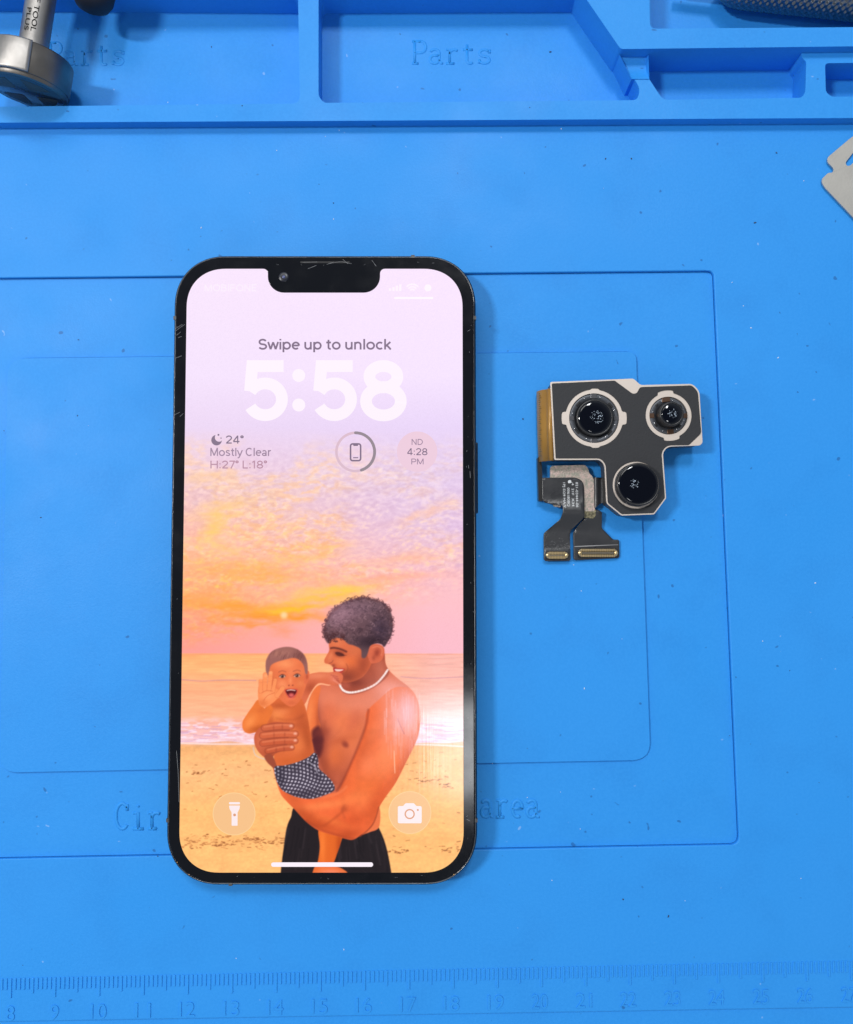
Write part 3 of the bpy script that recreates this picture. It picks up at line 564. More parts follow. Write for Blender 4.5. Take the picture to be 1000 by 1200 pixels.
M_STEELD = mat('tarnished_steel', (.11, .10, .09), .42, 1, bump=.25, bscale=500, rvar=.1)
M_CAPF = mat('cap_face', (.085, .10, .11), .22, .8, rvar=.12)
M_ENAM = mat('worn_enamel', (.075, .088, .075), .5, .5, mottle=.6, mscale=600, mcol=(.05, .055, .05), bump=.5, bscale=1200)
M_ENGR = mat('engraving', (.02, .02, .02), .8, 0, .1)
M_KNURL = mat('knurled_dark_steel', (.20, .22, .25), .30, 1)
M_RUBBER = mat('black_rubber', (.008, .010, .018), .6)

# ================================================================= the silicone mat
mat_root = empty('repair_mat', 'blue silicone repair mat with moulded trays, stepped panels and ruler, under everything', 'mat', loc=(0, 0, -8))
XW0, XE0 = -215, 215
Y_S = -160
FLOOR = -4.4
rim_l = at(0, 151, 0); rim_r = at(1000, 145.5, 0)
sl = (rim_r[1]-rim_l[1])/(rim_r[0]-rim_l[0])
rim_y = lambda x: rim_l[1]+sl*(x-rim_l[0])
# base plate: floor of the trays, below everything else
plate('base_sheet', [(XW0+1, Y_S+1), (XE0-1, Y_S+1), (XE0-1, 219), (XW0+1, 219)], -8, FLOOR, M_BLUE, mat_root)
# rim slab round the trays
RZ = 3.0
def Q(pts, z=RZ): return px_poly(pts, z)
pA = roundpoly(Q([(-170, -10), (349.5, -6), (351.5, 121), (-170, 127)]), [1, 1.5, 2.0, 1])
pB = roundpoly(Q([(373.5, -6), (720, -8), (742, 50), (938, 45), (940, 68), (945, 72), (944, 108), (940, 114.5), (777, 117.0), (760, 91), (743, 91.5), (750.5, 104), (747, 117.3), (380, 120.5), (373.5, 113)]), [1.5, .5, .5, .5, .8, .5, 1.6, 1.2, 1.5, .5, .5, 2, 1.2, .8, 1.2])
pD = roundpoly(Q([(967, 74), (1180, 72), (1180, 110), (975, 113.5), (968, 108)]), [1, 1, 1, 1.2, 1.6])
pE = roundpoly(Q([(762, -60), (1190, -64), (1190, 30), (764, 34)]), [1, 1, 1, 1.2])
slab = [(XW0, rim_y(XW0)), (XE0, rim_y(XE0)), (XE0, 220), (XW0, 220)]
plate('tray_rim', slab, -6, RZ, M_BLUE, mat_root, holes=[pA, pB, pD, pE], bev=.5, seg=3)
# taller ridge: the diagonal wall and the ledge that runs on to the right, the far wall behind the trays
UZ = 5.5
def U(pts): return px_poly(pts, UZ)
plate('diagonal_ridge', roundpoly(U([(648, -60), (688, 0), (727.5, 57.5), (1190, 52), (1190, 30.5), (762, 33.5), (760.5, -60)]), [1, .2, .8, 1, 1, 1.5, 1]), FLOOR-.4, UZ, M_BLUE, mat_root, bev=.3, seg=3)
plate('far_ridge', roundpoly(U([(-180, -70), (664, -70), (664, -22), (-180, -16)]), 1), FLOOR-.4, UZ, M_BLUE, mat_root, bev=.4, seg=3)
# the low saddles between ledge and rim
def saddle(x0, x1, ytop, ybot, z, dip, left_shift):
    a, b = at(x0, (ytop+ybot)/2, z)[0], at(x1, (ytop+ybot)/2, z)[0]; y1, y0 = at(x0, ytop, z)[1], at(x0, ybot, z)[1]
    plate('tray_saddle', [(a-left_shift, y1), (b, y1), (b+left_shift*.1, y0), (a+left_shift, y0)], FLOOR-.3, z, M_BLUE, mat_root, grid=.5, smooth=False,
          zf=lambda x, y: -dip*max(0, 1-((y-(y0+y1)/2)/((y1-y0)/2))**2))
saddle(731, 760, 54, 92.5, 3.2, 1.5, 1.9)
# working panel: outer frame, sunk panel, raised inner panel
cen_out = [(XW0, Y_S), (XE0, Y_S), (XE0, rim_y(XE0)+1.2), (XW0, rim_y(XW0)+1.2)]
ohole = roundpoly(px_poly([(-330, 329), (836.5, 317), (866.5, 990), (-330, 1013)], 0), [3, 1.6, 2.2, 3], 7)
strip_y0 = at(0, 1198, 0); strip_y1 = at(1000, 1181, 0)
s2 = (strip_y1[1]-strip_y0[1])/(strip_y1[0]-strip_y0[0])
edge_y = lambda x: strip_y0[1]+s2*(x-strip_y0[0])
cen_out = [(XW0, edge_y(XW0)), (XE0, edge_y(XE0)), (XE0, rim_y(XE0)+1.2), (XW0, rim_y(XW0)+1.2)]
plate('work_surface', cen_out, -6.4, 0, M_BLUE, mat_root, holes=[ohole], bev=.3)
rp_ = roundpoly(px_poly([(9, 420), (745.5, 412), (762.5, 890.5), (0, 905.5)], -.2), [4.5, 2.2, 4.5, 4.5], 8)
plate('sunk_panel', inset(ohole, .12), -6.2, -.85, M_BLUE, mat_root, holes=[inset(rp_, -.20)], bev=.16)
plate('raised_panel', rp_, -6.0, -.12, M_BLUE, mat_root, bev=.28)
plate('front_border', [(XW0+.5, Y_S+.5), (XE0-.5, Y_S+.5), (XE0-.5, edge_y(XE0)+1), (XW0+.5, edge_y(XW0)+1)], -6.6, -.55, M_BLUE, mat_root)
# ruler
bm = bmesh.new()
def tick_px(n): return 65+51.8*(n-9)
for mmk in range(60, 290):
    x = tick_px(mmk/10); yt = 1146.5-.0208*x; ln = 23 if mmk % 10 == 0 else (18 if mmk % 5 == 0 else 13.5)
    if x < -60 or x > 1080: continue
    p = at(x, yt, 0); q = at(x+.2, yt+ln, 0)
    box(bm, p[0]-.24, q[1], -.2, p[0]+.24, p[1], .23)
o = link('ruler_scale', mesh_from(bm), M_BLUE, mat_root); bevel(o, .1, 2)
nums = []
for n in range(8, 28):
    x = tick_px(n)-1 if n < 18 else tick_px(n)-2; yb = 1196-.0222*x
    hw = 5 if n < 10 else 9
    o = text('ruler_number', str(n), x-hw, x+hw, yb, 17, .02, M_BLUE, mat_root, extrude=.18, offset=-.0)
    nums.append(o)
# moulded words, typewriter letters built from strokes (unit box: width .6, x-height .62, cap height 1)
def arc(cx, cy, rx, ry, a0, a1, n=12): return [(cx+rx*math.cos(math.radians(a0+(a1-a0)*k/n)), cy+ry*math.sin(math.radians(a0+(a1-a0)*k/n))) for k in range(n+1)]
GL = {
 'P': [[(.12, 0), (.12, 1)], [(.02, 0), (.26, 0)], [(.02, 1), (.34, 1)]+arc(.34, .74, .2, .26, 90, -90)+[(.12, .48)]],
 'C': [arc(.32, .5, .24, .5, 42, 318, 18), [(.50, .98), (.50, .72)]],
 'a': [arc(.26, .48, .17, .15, 160, 0, 8)+[(.43, .1), (.50, .0), (.56, .02)], [(.43, .36), (.26, .36)]+arc(.24, .18, .16, .18, 100, 270, 10)+arc(.25, .2, .18, .2, 270, 350, 6)],
 'r': [[(.08, .62), (.2, .62), (.2, 0)], [(.06, 0), (.38, 0)], arc(.38, .42, .18, .2, 180, 50, 8)],
 't': [[(.24, .85), (.24, .14)]+arc(.36, .12, .12, .12, 180, 320, 6), [(.08, .62), (.46, .62)]],
 's': [arc(.28, .47, .18, .15, 30, 270, 10)+arc(.28, .16, .19, .16, 90, -150, 10), [(.47, .62), (.47, .46)], [(.09, 0), (.09, .18)]],
 'i': [[(.12, .62), (.3, .62), (.3, 0)], [(.1, 0), (.5, 0)], [(.29, .86), (.31, .92)]],
 'e': [[(.1, .32), (.5, .32)]+arc(.3, .31, .2, .31, 0, 300, 16)],
}
def moulded(word, px0, base, adv, cap, z, slope=0.0, skip=()):
    bm = bmesh.new()
    for i, ch in enumerate(word):
        if ch == ' ' or i in skip: continue
        for st in GL[ch]:
            pts = [(*at(px0+i*adv+(u-.05)*adv*1.62, base-v*cap+slope*(i*adv), z), z-.30) for u, v in st]
            tube(bm, pts, .48, 10)
    me = mesh_from(bm); return link('moulded_word', me, M_BLUE, mat_root, True)
moulded('Parts', 484, 74.5, 19.2, 26, FLOOR); moulded('Parts', 57.5, 76, 18.6, 26, FLOOR)
moulded('Cir', 135, 971.5, 19.2, 30, -.75, -.01); moulded('area', 563.5, 957.5, 17.9, 31, -.75, -.0)
done(mat_root)

# crumbs and lint lying on the mat
rs = random.Random(5)
def crumbs(name, n, m, lab, pts=(), s=(.12, .32), zone=(20, 150, 980, 1130)):
    bm = bmesh.new(); P = list(pts)
    while len(P) < n:
        x, y = rs.uniform(zone[0], zone[2]), rs.uniform(zone[1], zone[3])
        if not (195 < x < 570 and 290 < y < 1045): P.append((x, y))
    for x, y in P:
        z = RZ if 80 < y < 140 else (-.75 if 340 < y < 1000 and x < 830 else 0)
        if x < 740 and 425 < y < 885: z = -.12
        if y < 110: z = FLOOR
        a = at(x, y, z); k = rs.uniform(*s); mt = Matrix.Translation((a[0], a[1], z+k*.35)) @ Matrix.Rotation(rs.uniform(0, 6), 4, 'Z') @ Matrix.Diagonal((k*rs.uniform(.8, 1.8), k*.8, k*.6, 1))
        bmesh.ops.create_icosphere(bm, subdivisions=1, radius=1, matrix=mt)
    for v in bm.verts: v.co += Vector((rs.uniform(-.05, .05), rs.uniform(-.05, .05), 0))
    o = link(name, mesh_from(bm), m); o['label'] = lab; o['category'] = 'dust'; o['kind'] = 'stuff'
crumbs('dark_crumbs', 24, mat('crumb_dark', (.03, .05, .10), .8), 'tiny dark crumbs scattered over the blue mat', [(248, 55), (284, 124), (469, 40), (374, 216), (391, 238), (710, 186), (740, 186), (645, 61), (621, 126), (613, 491), (5, 505), (855, 862), (960, 917), (91, 487), (92, 398), (27, 1131), (185, 1003), (910, 179)], s=(.09, .24))
crumbs('pale_lint', 34, mat('lint_pale', (.6, .7, .8), .8), 'tiny pale lint specks on the blue mat', [(197, 120), (236, 267), (942, 212), (658, 151), (864, 48), (277, 1123), (858, 331), (657, 928)], s=(.07, .18))

# ================================================================= the phone
PZ = 7.65
Lx, _ = at(198.9, 668, PZ); Rx, _ = at(559.0, 668, PZ); _, Ty = at(378, 298.5, PZ); _, By = at(378, 1038.5, PZ)
print('phone', Rx-Lx, Ty-By)
phone = empty('smartphone', 'black smartphone lying face up with its lit lock screen showing 5:58', 'phone', loc=((Lx+Rx)/2, (Ty+By)/2, -.3))
CR = 12.2
def frame_bm():
    bm = bmesh.new(); prof = [(1.0, -.28), (.35, 0.1), (.08, .5), (0, 1.0), (0, 6.3), (.10, 6.95), (.38, 7.35), (.62, 7.42), (.75, 7.36), (.75, 6.6)]
    rings = []
    for d, z in prof: rings.append([bm.verts.new((x, y, z)) for x, y in rrect(Lx+d, By+d, Rx-d, Ty-d, CR-d, 16, 2.15)])
    n = len(rings[0])
    for a, b in zip(rings[:-1], rings[1:]):
        for k in range(n): bm.faces.new([a[k], a[(k+1) % n], b[(k+1) % n], b[k]])
    bm.faces.new(rings[0][::-1]); bm.faces.new(rings[-1]); return bm
link('frame', mesh_from(frame_bm()), M_FRAME, phone, True)
# display outline
Sx0, _ = at(214.7, 668, PZ); Sx1, _ = at(542.8, 668, PZ); _, Sy1 = at(378, 315.0, PZ); _, Sy0 = at(378, 1022.6, PZ)
print('screen', Sx1-Sx0, Sy1-Sy0)
SR_ = 9.3
def lens(o): return o
nx0, _ = at(314.0, 330, PZ); nx1, _ = at(445.6, 330, PZ); _, ny = at(380, 343, PZ)
nr, ns = 3.9, 1.1
scr = []
base = rrect(Sx0, Sy0, Sx1, Sy1, SR_, 18, 2.2)           # starts at right, goes up over the top-right corner
tr = base[:19]; rest = base[19:]
scr += tr
scr += [(nx1+ns-ns*math.sin(a), Sy1-ns+ns*math.cos(a)) for a in np.linspace(0, math.pi/2, 6)]
scr += [(nx1-nr+nr*math.cos(a), ny+nr-nr*math.sin(a)) for a in np.linspace(0, math.pi/2, 10)]
scr += [(nx0+nr-nr*math.sin(a), ny+nr-nr*math.cos(a)) for a in np.linspace(0, math.pi/2, 10)]
scr += [(nx0-ns+ns*math.cos(a), Sy1-ns+ns*math.sin(a)) for a in np.linspace(0, math.pi/2, 6)]
scr += rest
g = .80
plate('front_glass', rrect(Lx+g, By+g, Rx-g, Ty-g, CR-g, 16, 2.15), 6.8, PZ, M_GLASS, phone, holes=[scr], bev=.22, seg=3)
# the display itself: a fine grid coloured with the wallpaper
def build_screen():
    STEP = .125; pad = .5; z = PZ-.035
    nxs = int((Sx1-Sx0+2*pad)/STEP)+1; nys = int((Sy1-Sy0+2*pad)/STEP)+1
    gx = Sx0-pad+np.arange(nxs)*STEP; gy = Sy0-pad+np.arange(nys)*STEP; GX, GY = np.meshgrid(gx, gy)
    co = np.stack([GX.ravel(), GY.ravel(), np.full(GX.size, z)], 1)*MM
    im = wallpaper(); c, s = math.cos(TILT), math.sin(TILT); zz = z-CAM_H; cy = GY*c+zz*s; cz = -GY*s+zz*c
    u = 500+F_PX*GX/-cz; v = 600-F_PX*cy/-cz
    fx = np.clip((u-PX0)*PS-.5, 0, im.shape[1]-1.001); fy = np.clip((v-PY0)*PS-.5, 0, im.shape[0]-1.001)
    xi = fx.astype(int); yi = fy.astype(int); fx = (fx-xi)[..., None]; fy = (fy-yi)[..., None]
    rgb = (im[yi, xi]*(1-fx)+im[yi, xi+1]*fx)*(1-fy)+(im[yi+1, xi]*(1-fx)+im[yi+1, xi+1]*fx)*fy
    lin = np.where(rgb <= .04045, rgb/12.92, ((rgb+.055)/1.055)**2.4)
    me = bpy.data.meshes.new('display'); idx = np.arange(nxs*nys).reshape(nys, nxs)
    cxs = (GX[:-1, :-1]+STEP/2); cys = (GY[:-1, :-1]+STEP/2)
    keep = ~((cxs > nx0+1.6) & (cxs < nx1-1.6) & (cys > ny+1.6)) & ~((np.abs(cxs-(Sx0+Sx1)/2) > (Sx1-Sx0)/2-2.2) & (np.abs(cys-(Sy0+Sy1)/2) > (Sy1-Sy0)/2-2.2))
    F = np.stack([idx[:-1, :-1], idx[:-1, 1:], idx[1:, 1:], idx[1:, :-1]], -1)[keep]
    me.vertices.add(len(co)); me.vertices.foreach_set('co', co.astype(np.float32).ravel())
    me.loops.add(F.size); me.loops.foreach_set('vertex_index', F.ravel().astype(np.int32))
    me.polygons.add(len(F)); me.polygons.foreach_set('loop_start', np.arange(0, F.size, 4, dtype=np.int32)); me.update(calc_edges=True)
    at_ = me.color_attributes.new('picture', 'FLOAT_COLOR', 'POINT'); q = np.ones((len(co), 4), np.float32); q[:, :3] = lin.reshape(-1, 3); at_.data.foreach_set('color', q.ravel())
    m = bpy.data.materials.new('lit_display'); m.use_nodes = True; nt = m.node_tree; p = nt.nodes['Principled BSDF']; N = nt.nodes.new
    p.inputs['Base Color'].default_value = (.006, .006, .007, 1); p.inputs['Specular IOR Level'].default_value = .4
    ca = N('ShaderNodeVertexColor'); ca.layer_name = 'picture'; nt.links.new(ca.outputs[0], p.inputs['Emission Color']); p.inputs['Emission Strength'].default_value = 1.03
    # smeared, finely scratched glass: streaks run along the phone
    tc = N('ShaderNodeTexCoord'); mp = N('ShaderNodeMapping'); mp.inputs['Scale'].default_value = (1500, 45, 1); nt.links.new(tc.outputs['Object'], mp.inputs[0])
    n = N('ShaderNodeTexNoise'); n.inputs['Scale'].default_value = 1; n.inputs['Detail'].default_value = 4; nt.links.new(mp.outputs[0], n.inputs['Vector'])
    b = N('ShaderNodeBump'); b.inputs['Strength'].default_value = .4; b.inputs['Distance'].default_value = .00002; nt.links.new(n.outputs['Fac'], b.inputs['Height']); nt.links.new(b.outputs['Normal'], p.inputs['Normal'])
    n2 = N('ShaderNodeTexNoise'); n2.inputs['Scale'].default_value = 55; n2.inputs['Detail'].default_value = 5; nt.links.new(tc.outputs['Object'], n2.inputs['Vector'])
    r = N('ShaderNodeMapRange'); r.inputs[1].default_value = .35; r.inputs[2].default_value = .7; r.inputs[3].default_value = .05; r.inputs[4].default_value = .15; nt.links.new(n2.outputs['Fac'], r.inputs[0]); nt.links.new(r.outputs[0], p.inputs['Roughness'])
    return link('display', me, m, phone)
disp = build_screen()
# lock-screen writing and icons: lit shapes lying on the display
def lit(name, rgb, k=.97): return mat(name, (.01, .01, .01), .25, emit=L(rgb), estr=k)
E_WHITE = lit('lit_white', (255, 244, 254)); E_INK = lit('lit_ink', (128, 108, 134)); E_INK2 = lit('lit_ink_soft', (158, 132, 158)); E_ROSE = lit('lit_rose_ink', (186, 142, 164)); E_DISC = lit('lit_rose_disc', (240, 206, 224))
E_CARR = lit('lit_faint_white', (253, 240, 254)); E_PEACH = lit('lit_peach_disc', (250, 196, 138)); E_PEACH2 = lit('lit_peach_rim', (254, 210, 150)); E_GREY = lit('lit_grey_ring', (150, 136, 146)); E_TRACK = lit('lit_ring_track', (222, 190, 206)); E_ICON = lit('lit_icon', (255, 238, 240)); E_DK = lit('lit_icon_dark', (226, 160, 124))
DZ = PZ-.012
def flat(name, pts, z, m, parent, holes=()): return plate(name, px_poly(pts, z), z-.004, z, m, parent, holes=[px_poly(h, z) for h in holes])
def el(cx, cy, r, n=40): return [(cx+r*math.cos(2*math.pi*k/n), cy+r*math.sin(2*math.pi*k/n)) for k in range(n)]
def stroke_flat(strokes, w, z, name, m, parent, caps=True, ends=0):
    """flat ribbons of even width with round joints (px units)"""
    bm = bmesh.new(); k = 0
    for P in strokes:
        P = [np.array(p, float) for p in P]; z_ = z+(k % 9)*.0006; k += 1; Lr = []; Rr = []
        for i, p in enumerate(P):
            d = P[min(i+1, len(P)-1)]-P[max(0, i-1)]; d = d/np.hypot(*d); nrm = np.array((-d[1], d[0]))*w/2
            Lr.append(bm.verts.new((*at(*(p+nrm), z_), z_))); Rr.append(bm.verts.new((*at(*(p-nrm), z_), z_)))
        for i in range(len(P)-1): bm.faces.new([Lr[i], Lr[i+1], Rr[i+1], Rr[i]])
        if caps:
            for p in (P[0], P[-1]): k += 1; bm.faces.new([bm.verts.new((*at(p[0]+w/2*math.cos(t), p[1]+w/2*math.sin(t), z_+.0004), z_+.0004)) for t in np.linspace(0, 6.283, 17)[:-1]])
    for f in bm.faces:
        f.normal_update()
        if f.normal.z < 0: f.normal_flip()
    me = bpy.data.meshes.new(name); bmesh.ops.scale(bm, vec=(MM,)*3, verts=bm.verts); bm.to_mesh(me); bm.free()
    return link(name, me, m, parent)
def A_(cx, cy, rx, ry, a0, a1, n=None):
    n = n or max(6, int(abs(a1-a0)/14)); return [(cx+rx*math.cos(math.radians(a0+(a1-a0)*k/n)), cy+ry*math.sin(math.radians(a0+(a1-a0)*k/n))) for k in range(n+1)]
def O_(cx, cy, rx, ry): return A_(cx, cy, rx, ry, 0, 375, 26)
SANS = {  # letter: (advance, centre-line strokes) for cap height 1
 'S': (.68, [A_(.33, .715, .235, .22, 20, 270)+A_(.33, .28, .255, .215, 90, -160)[1:]]),
 'w': (.80, [[(.04, .72), (.22, .02)], [(.22, .02), (.40, .70)], [(.40, .70), (.58, .02)], [(.58, .02), (.76, .72)]]),
 'i': (.24, [[(.12, 0), (.12, .72)], [(.12, .86), (.12, 1.0)]]), 'l': (.24, [[(.12, 0), (.12, 1)]]),
 'p': (.66, [[(.1, -.26), (.1, .72)], O_(.34, .365, .235, .30)]), 'e': (.64, [[(.12, .38), (.55, .38)], A_(.33, .365, .235, .30, 0, 312)]),
 'u': (.64, [[(.1, .72), (.1, .28)]+A_(.29, .27, .19, .205, 180, 350), [(.5, .72), (.5, 0)]]), 't': (.42, [[(.2, .92), (.2, .2)]+A_(.34, .2, .14, .14, 180, 280), [(.04, .665), (.38, .665)]]),
 'o': (.68, [O_(.34, .365, .25, .30)]), 'n': (.64, [[(.1, 0), (.1, .72)], A_(.3, .44, .2, .225, 180, 0)+[(.5, 0)]]),
 'k': (.56, [[(.1, 0), (.1, 1)], [(.48, .72), (.1, .27)], [(.22, .42), (.51, 0)]]), 'M': (.88, [[(.1, 0), (.1, 1)], [(.11, .97), (.43, .06)], [(.43, .06), (.75, .97)], [(.76, 0), (.76, 1)]]),
 's': (.54, [A_(.27, .53, .165, .135, 20, 270)+A_(.27, .2, .185, .14, 90, -160)[1:]]), 'y': (.58, [[(.04, .72), (.29, .04)], [(.54, .72), (.27, -.04), (.19, -.2), (.06, -.23)]]),
 'C': (.78, [A_(.4, .5, .31, .435, 45, 315)]), 'a': (.60, [O_(.26, .2, .17, .14), [(.45, 0), (.45, .45)]+A_(.27, .46, .18, .2, 0, 155)]), 'r': (.38, [[(.1, 0), (.1, .72)], A_(.3, .42, .2, .24, 180, 75)]),
 'H': (.78, [[(.1, 0), (.1, 1)], [(.66, 0), (.66, 1)], [(.1, .52), (.66, .52)]]), 'L': (.58, [[(.1, 1), (.1, 0)], [(.1, .065), (.52, .065)]]), 'N': (.76, [[(.1, 0), (.1, 1)], [(.1, .97), (.62, .03)], [(.62, 0), (.62, 1)]]),
 'D': (.78, [[(.1, 0), (.1, 1)], [(.1, .935), (.3, .935)]+A_(.3, .5, .35, .435, 90, -90)+[(.1, .065)]]), 'P': (.66, [[(.1, 0), (.1, 1)], [(.1, .935), (.36, .935)]+A_(.36, .69, .22, .245, 90, -90)+[(.1, .445)]]),
 '2': (.64, [A_(.31, .70, .22, .235, 170, -40)+[(.11, .10)], [(.07, .065), (.56, .065)]]), '4': (.66, [[(.44, 0), (.44, 1)], [(.43, .95), (.06, .27)], [(.05, .25), (.6, .25)]]),
 '7': (.58, [[(.06, .935), (.54, .935)], [(.52, .95), (.2, 0)]]), '8': (.64, [O_(.31, .71, .2, .215), O_(.31, .27, .235, .21)]), '1': (.44, [[(.26, 0), (.26, 1)], [(.26, .93), (.07, .78)]]),
 'c': (.60, [A_(.33, .365, .235, .30, 48, 312)]), ':': (.26, [[(.12, .03), (.12, .17)], [(.12, .52), (.12, .66)]]), '°': (.34, [O_(.16, .84, .10, .11)]), ' ': (.27, []),
 'O': (.86, [O_(.42, .5, .33, .435)]), 'B': (.70, [[(.1, 0), (.1, 1)], [(.1, .935), (.34, .935)]+A_(.34, .73, .19, .205, 90, -90)+[(.1, .525)], [(.1, .525), (.36, .525)]+A_(.36, .295, .22, .23, 90, -90)+[(.1, .065)]]),
 'I': (.26, [[(.13, 0), (.13, 1)]]), 'F': (.62, [[(.1, 0), (.1, 1)], [(.1, .935), (.54, .935)], [(.1, .49), (.5, .49)]]), 'E': (.66, [[(.1, 0), (.1, 1)], [(.1, .935), (.56, .935)], [(.1, .5), (.52, .5)], [(.1, .065), (.56, .065)]]),
}
def sans(name, s, x0, x1, base, cap, wt, z, m, parent):
    tot = sum(SANS[c][0] for c in s)-.1-.04; sx = (x1-x0)/tot; st = []; x = -.05
    for c in s:
        for P in SANS[c][1]: st.append([(x0+(x+u)*sx, base-v*cap) for u, v in P])
        x += SANS[c][0]
    return stroke_flat(st, wt, z, name, m, parent, caps=False)
sans('unlock_prompt', 'Swipe up to unlock', 303.5, 457.5, 409.6, 12.4, 2.15, DZ, E_INK, disp)
# the clock figures, drawn as broad strokes
def dig5(x0):
    cx = x0+26.0; return [[(x0+47.5, 429), (x0+6.2, 429)], [(x0+11.4, 422.5), (x0+8.2, 458.4)], [(cx+19.6*math.cos(math.radians(a)), 467.9+18.6*math.sin(math.radians(a))) for a in range(-152, 160, 8)]]
def dig8(cx):
    return [[(cx+16.4*math.cos(math.radians(a)), 441.4+12.5*math.sin(math.radians(a))) for a in range(0, 370, 9)], [(cx+20.4*math.cos(math.radians(a)), 470.2+16.6*math.sin(math.radians(a))) for a in range(0, 370, 9)]]
for nm, st in (('clock_digit', dig5(285)), ('clock_digit', dig5(366)), ('clock_digit', dig8(449.5))): stroke_flat(st, 13.8, DZ, nm, E_WHITE, disp, caps=False)
flat('clock_colon', el(350.3, 440, 7.6), DZ, E_WHITE, disp); flat('clock_colon', el(350.3, 474.6, 7.6), DZ, E_WHITE, disp)
# weather lines
mo = [(251.8+6.2*math.cos(math.radians(a)), 515.6+6.2*math.sin(math.radians(a))) for a in range(-20, 221, 12)][::1]
moon = [(254+6.2*math.cos(math.radians(a)), 515.8+6.2*math.sin(math.radians(a))) for a in range(-8, 262, 10)]+[(257.0+5.0*math.cos(math.radians(a)), 512.6+5.0*math.sin(math.radians(a))) for a in range(215, 45, -10)]
flat('moon_icon', moon, DZ, E_INK, disp); flat('star_icon', el(256.2, 509.6, 1.2, 8), DZ, E_INK, disp); flat('star_icon', el(259.2, 513.4, .8, 8), DZ, E_INK, disp)
sans('weather_line', '24°', 265, 285, 519.8, 9.4, 1.45, DZ, E_INK, disp)
sans('weather_line', 'Mostly Clear', 246.8, 317, 534.4, 9.6, 1.4, DZ, E_INK2, disp)
sans('weather_line', 'H:27° L:18°', 246.8, 312.4, 549, 9.2, 1.4, DZ, E_ROSE, disp)
# battery ring and small phone icon
stroke_flat([[(416.8+22.4*math.cos(math.radians(a)), 529.6+22.4*math.sin(math.radians(a))) for a in range(0, 367, 6)]], 3.0, DZ, 'battery_track', E_TRACK, disp, caps=False)
stroke_flat([[(416.8+22.4*math.cos(math.radians(a)), 529.6+22.4*math.sin(math.radians(a))) for a in range(-90, 76, 6)]], 3.4, DZ+.004, 'battery_ring', E_GREY, disp)
stroke_flat([[(x, y) for x, y in rrect(411, 520.2, 422.8, 539.8, 2.4, 5)]+[rrect(411, 520.2, 422.8, 539.8, 2.4, 5)[0]]], 1.9, DZ, 'phone_icon', E_INK, disp, caps=False)
flat('phone_icon', [(413.5, 520), (420.5, 520), (419.5, 522.6), (414.5, 522.6)], DZ+.004, E_INK, disp); flat('phone_icon', [(414, 535.8), (420, 535.8), (420, 537), (414, 537)], DZ+.004, E_INK, disp)
flat('clock_widget', el(489, 529.3, 23.7, 48), DZ, E_DISC, disp)
sans('widget_text', 'ND', 482.6, 495.6, 521.4, 7.0, 1.0, DZ+.01, E_INK2, disp); sans('widget_text', '4:28', 477.6, 500.6, 533.4, 8.2, 1.15, DZ+.01, E_INK, disp); sans('widget_text', 'PM', 482.2, 496.4, 544.2, 6.8, 1.0, DZ+.01, E_INK2, disp)
# status row
sans('carrier_text', 'MOBIFONE', 240, 301, 341.4, 8.2, 1.0, DZ, E_CARR, disp)
for k in range(4): h = 3+1.6*k; flat('signal_bar', [(456+4*k, 341-h), (458.6+4*k, 341-h), (458.6+4*k, 341), (456+4*k, 341)], DZ, E_CARR, disp)
stroke_flat([[(483.5+r*math.cos(math.radians(a)), 342+r*math.sin(math.radians(a))) for a in range(-135, -44, 9)] for r in (3, 6, 9)], 1.6, DZ, 'signal_arcs', E_CARR, disp)
flat('battery_icon', el(501.6, 337.4, 4.2, 14), DZ, E_CARR, disp)
flat('status_bar', rrect(462, 348, 508, 350.4, 1.1, 4), DZ, E_WHITE, disp)
flat('home_bar', rrect(318, 1010.6, 437.4, 1015.8, 2.5, 6), DZ, E_WHITE, disp)
# torch and camera buttons
for cx, cy in ((274.5, 953.8), (480.6, 952.2)):
    b = flat('round_button', el(cx, cy, 25.2, 56), DZ, E_PEACH, disp)
    stroke_flat([[(cx+24.6*math.cos(math.radians(a)), cy+24.6*math.sin(math.radians(a))) for a in range(0, 361, 6)]], 1.0, DZ+.004, 'button_rim', E_PEACH2, b, caps=False)
    if cx < 300:
        flat('torch_icon', rrect(268.6, 940, 281.4, 942.6, 1, 4), DZ+.01, E_ICON, b)
        flat('torch_icon', roundpoly([(268.6, 944), (281.4, 944), (280.8, 948), (278.6, 952), (278.6, 967.6), (271.6, 967.6), (271.6, 952), (269.2, 948)], .7, 3), DZ+.01, E_ICON, b)
        flat('torch_switch', el(275.1, 955, 1.7, 14), DZ+.016, E_DK, b)
    else:
        stx = roundpoly([(466.4, 944.6), (472.6, 944.6), (475.4, 941.2), (485.2, 941.2), (488, 944.6), (494.4, 944.6), (494.4, 964.8), (466.4, 964.8)], [2, 1, 1, 1, 1, 2, 2, 2], 3)
        flat('camera_icon', stx, DZ+.01, E_ICON, b)
        stroke_flat([[(480.3+5.2*math.cos(math.radians(a)), 954+5.2*math.sin(math.radians(a))) for a in range(0, 361, 10)]], 1.6, DZ+.016, 'camera_icon_ring', E_DK, b, caps=False)
        flat('camera_icon_dot', el(489.8, 949.2, 1.2, 10), DZ+.016, E_DK, b)
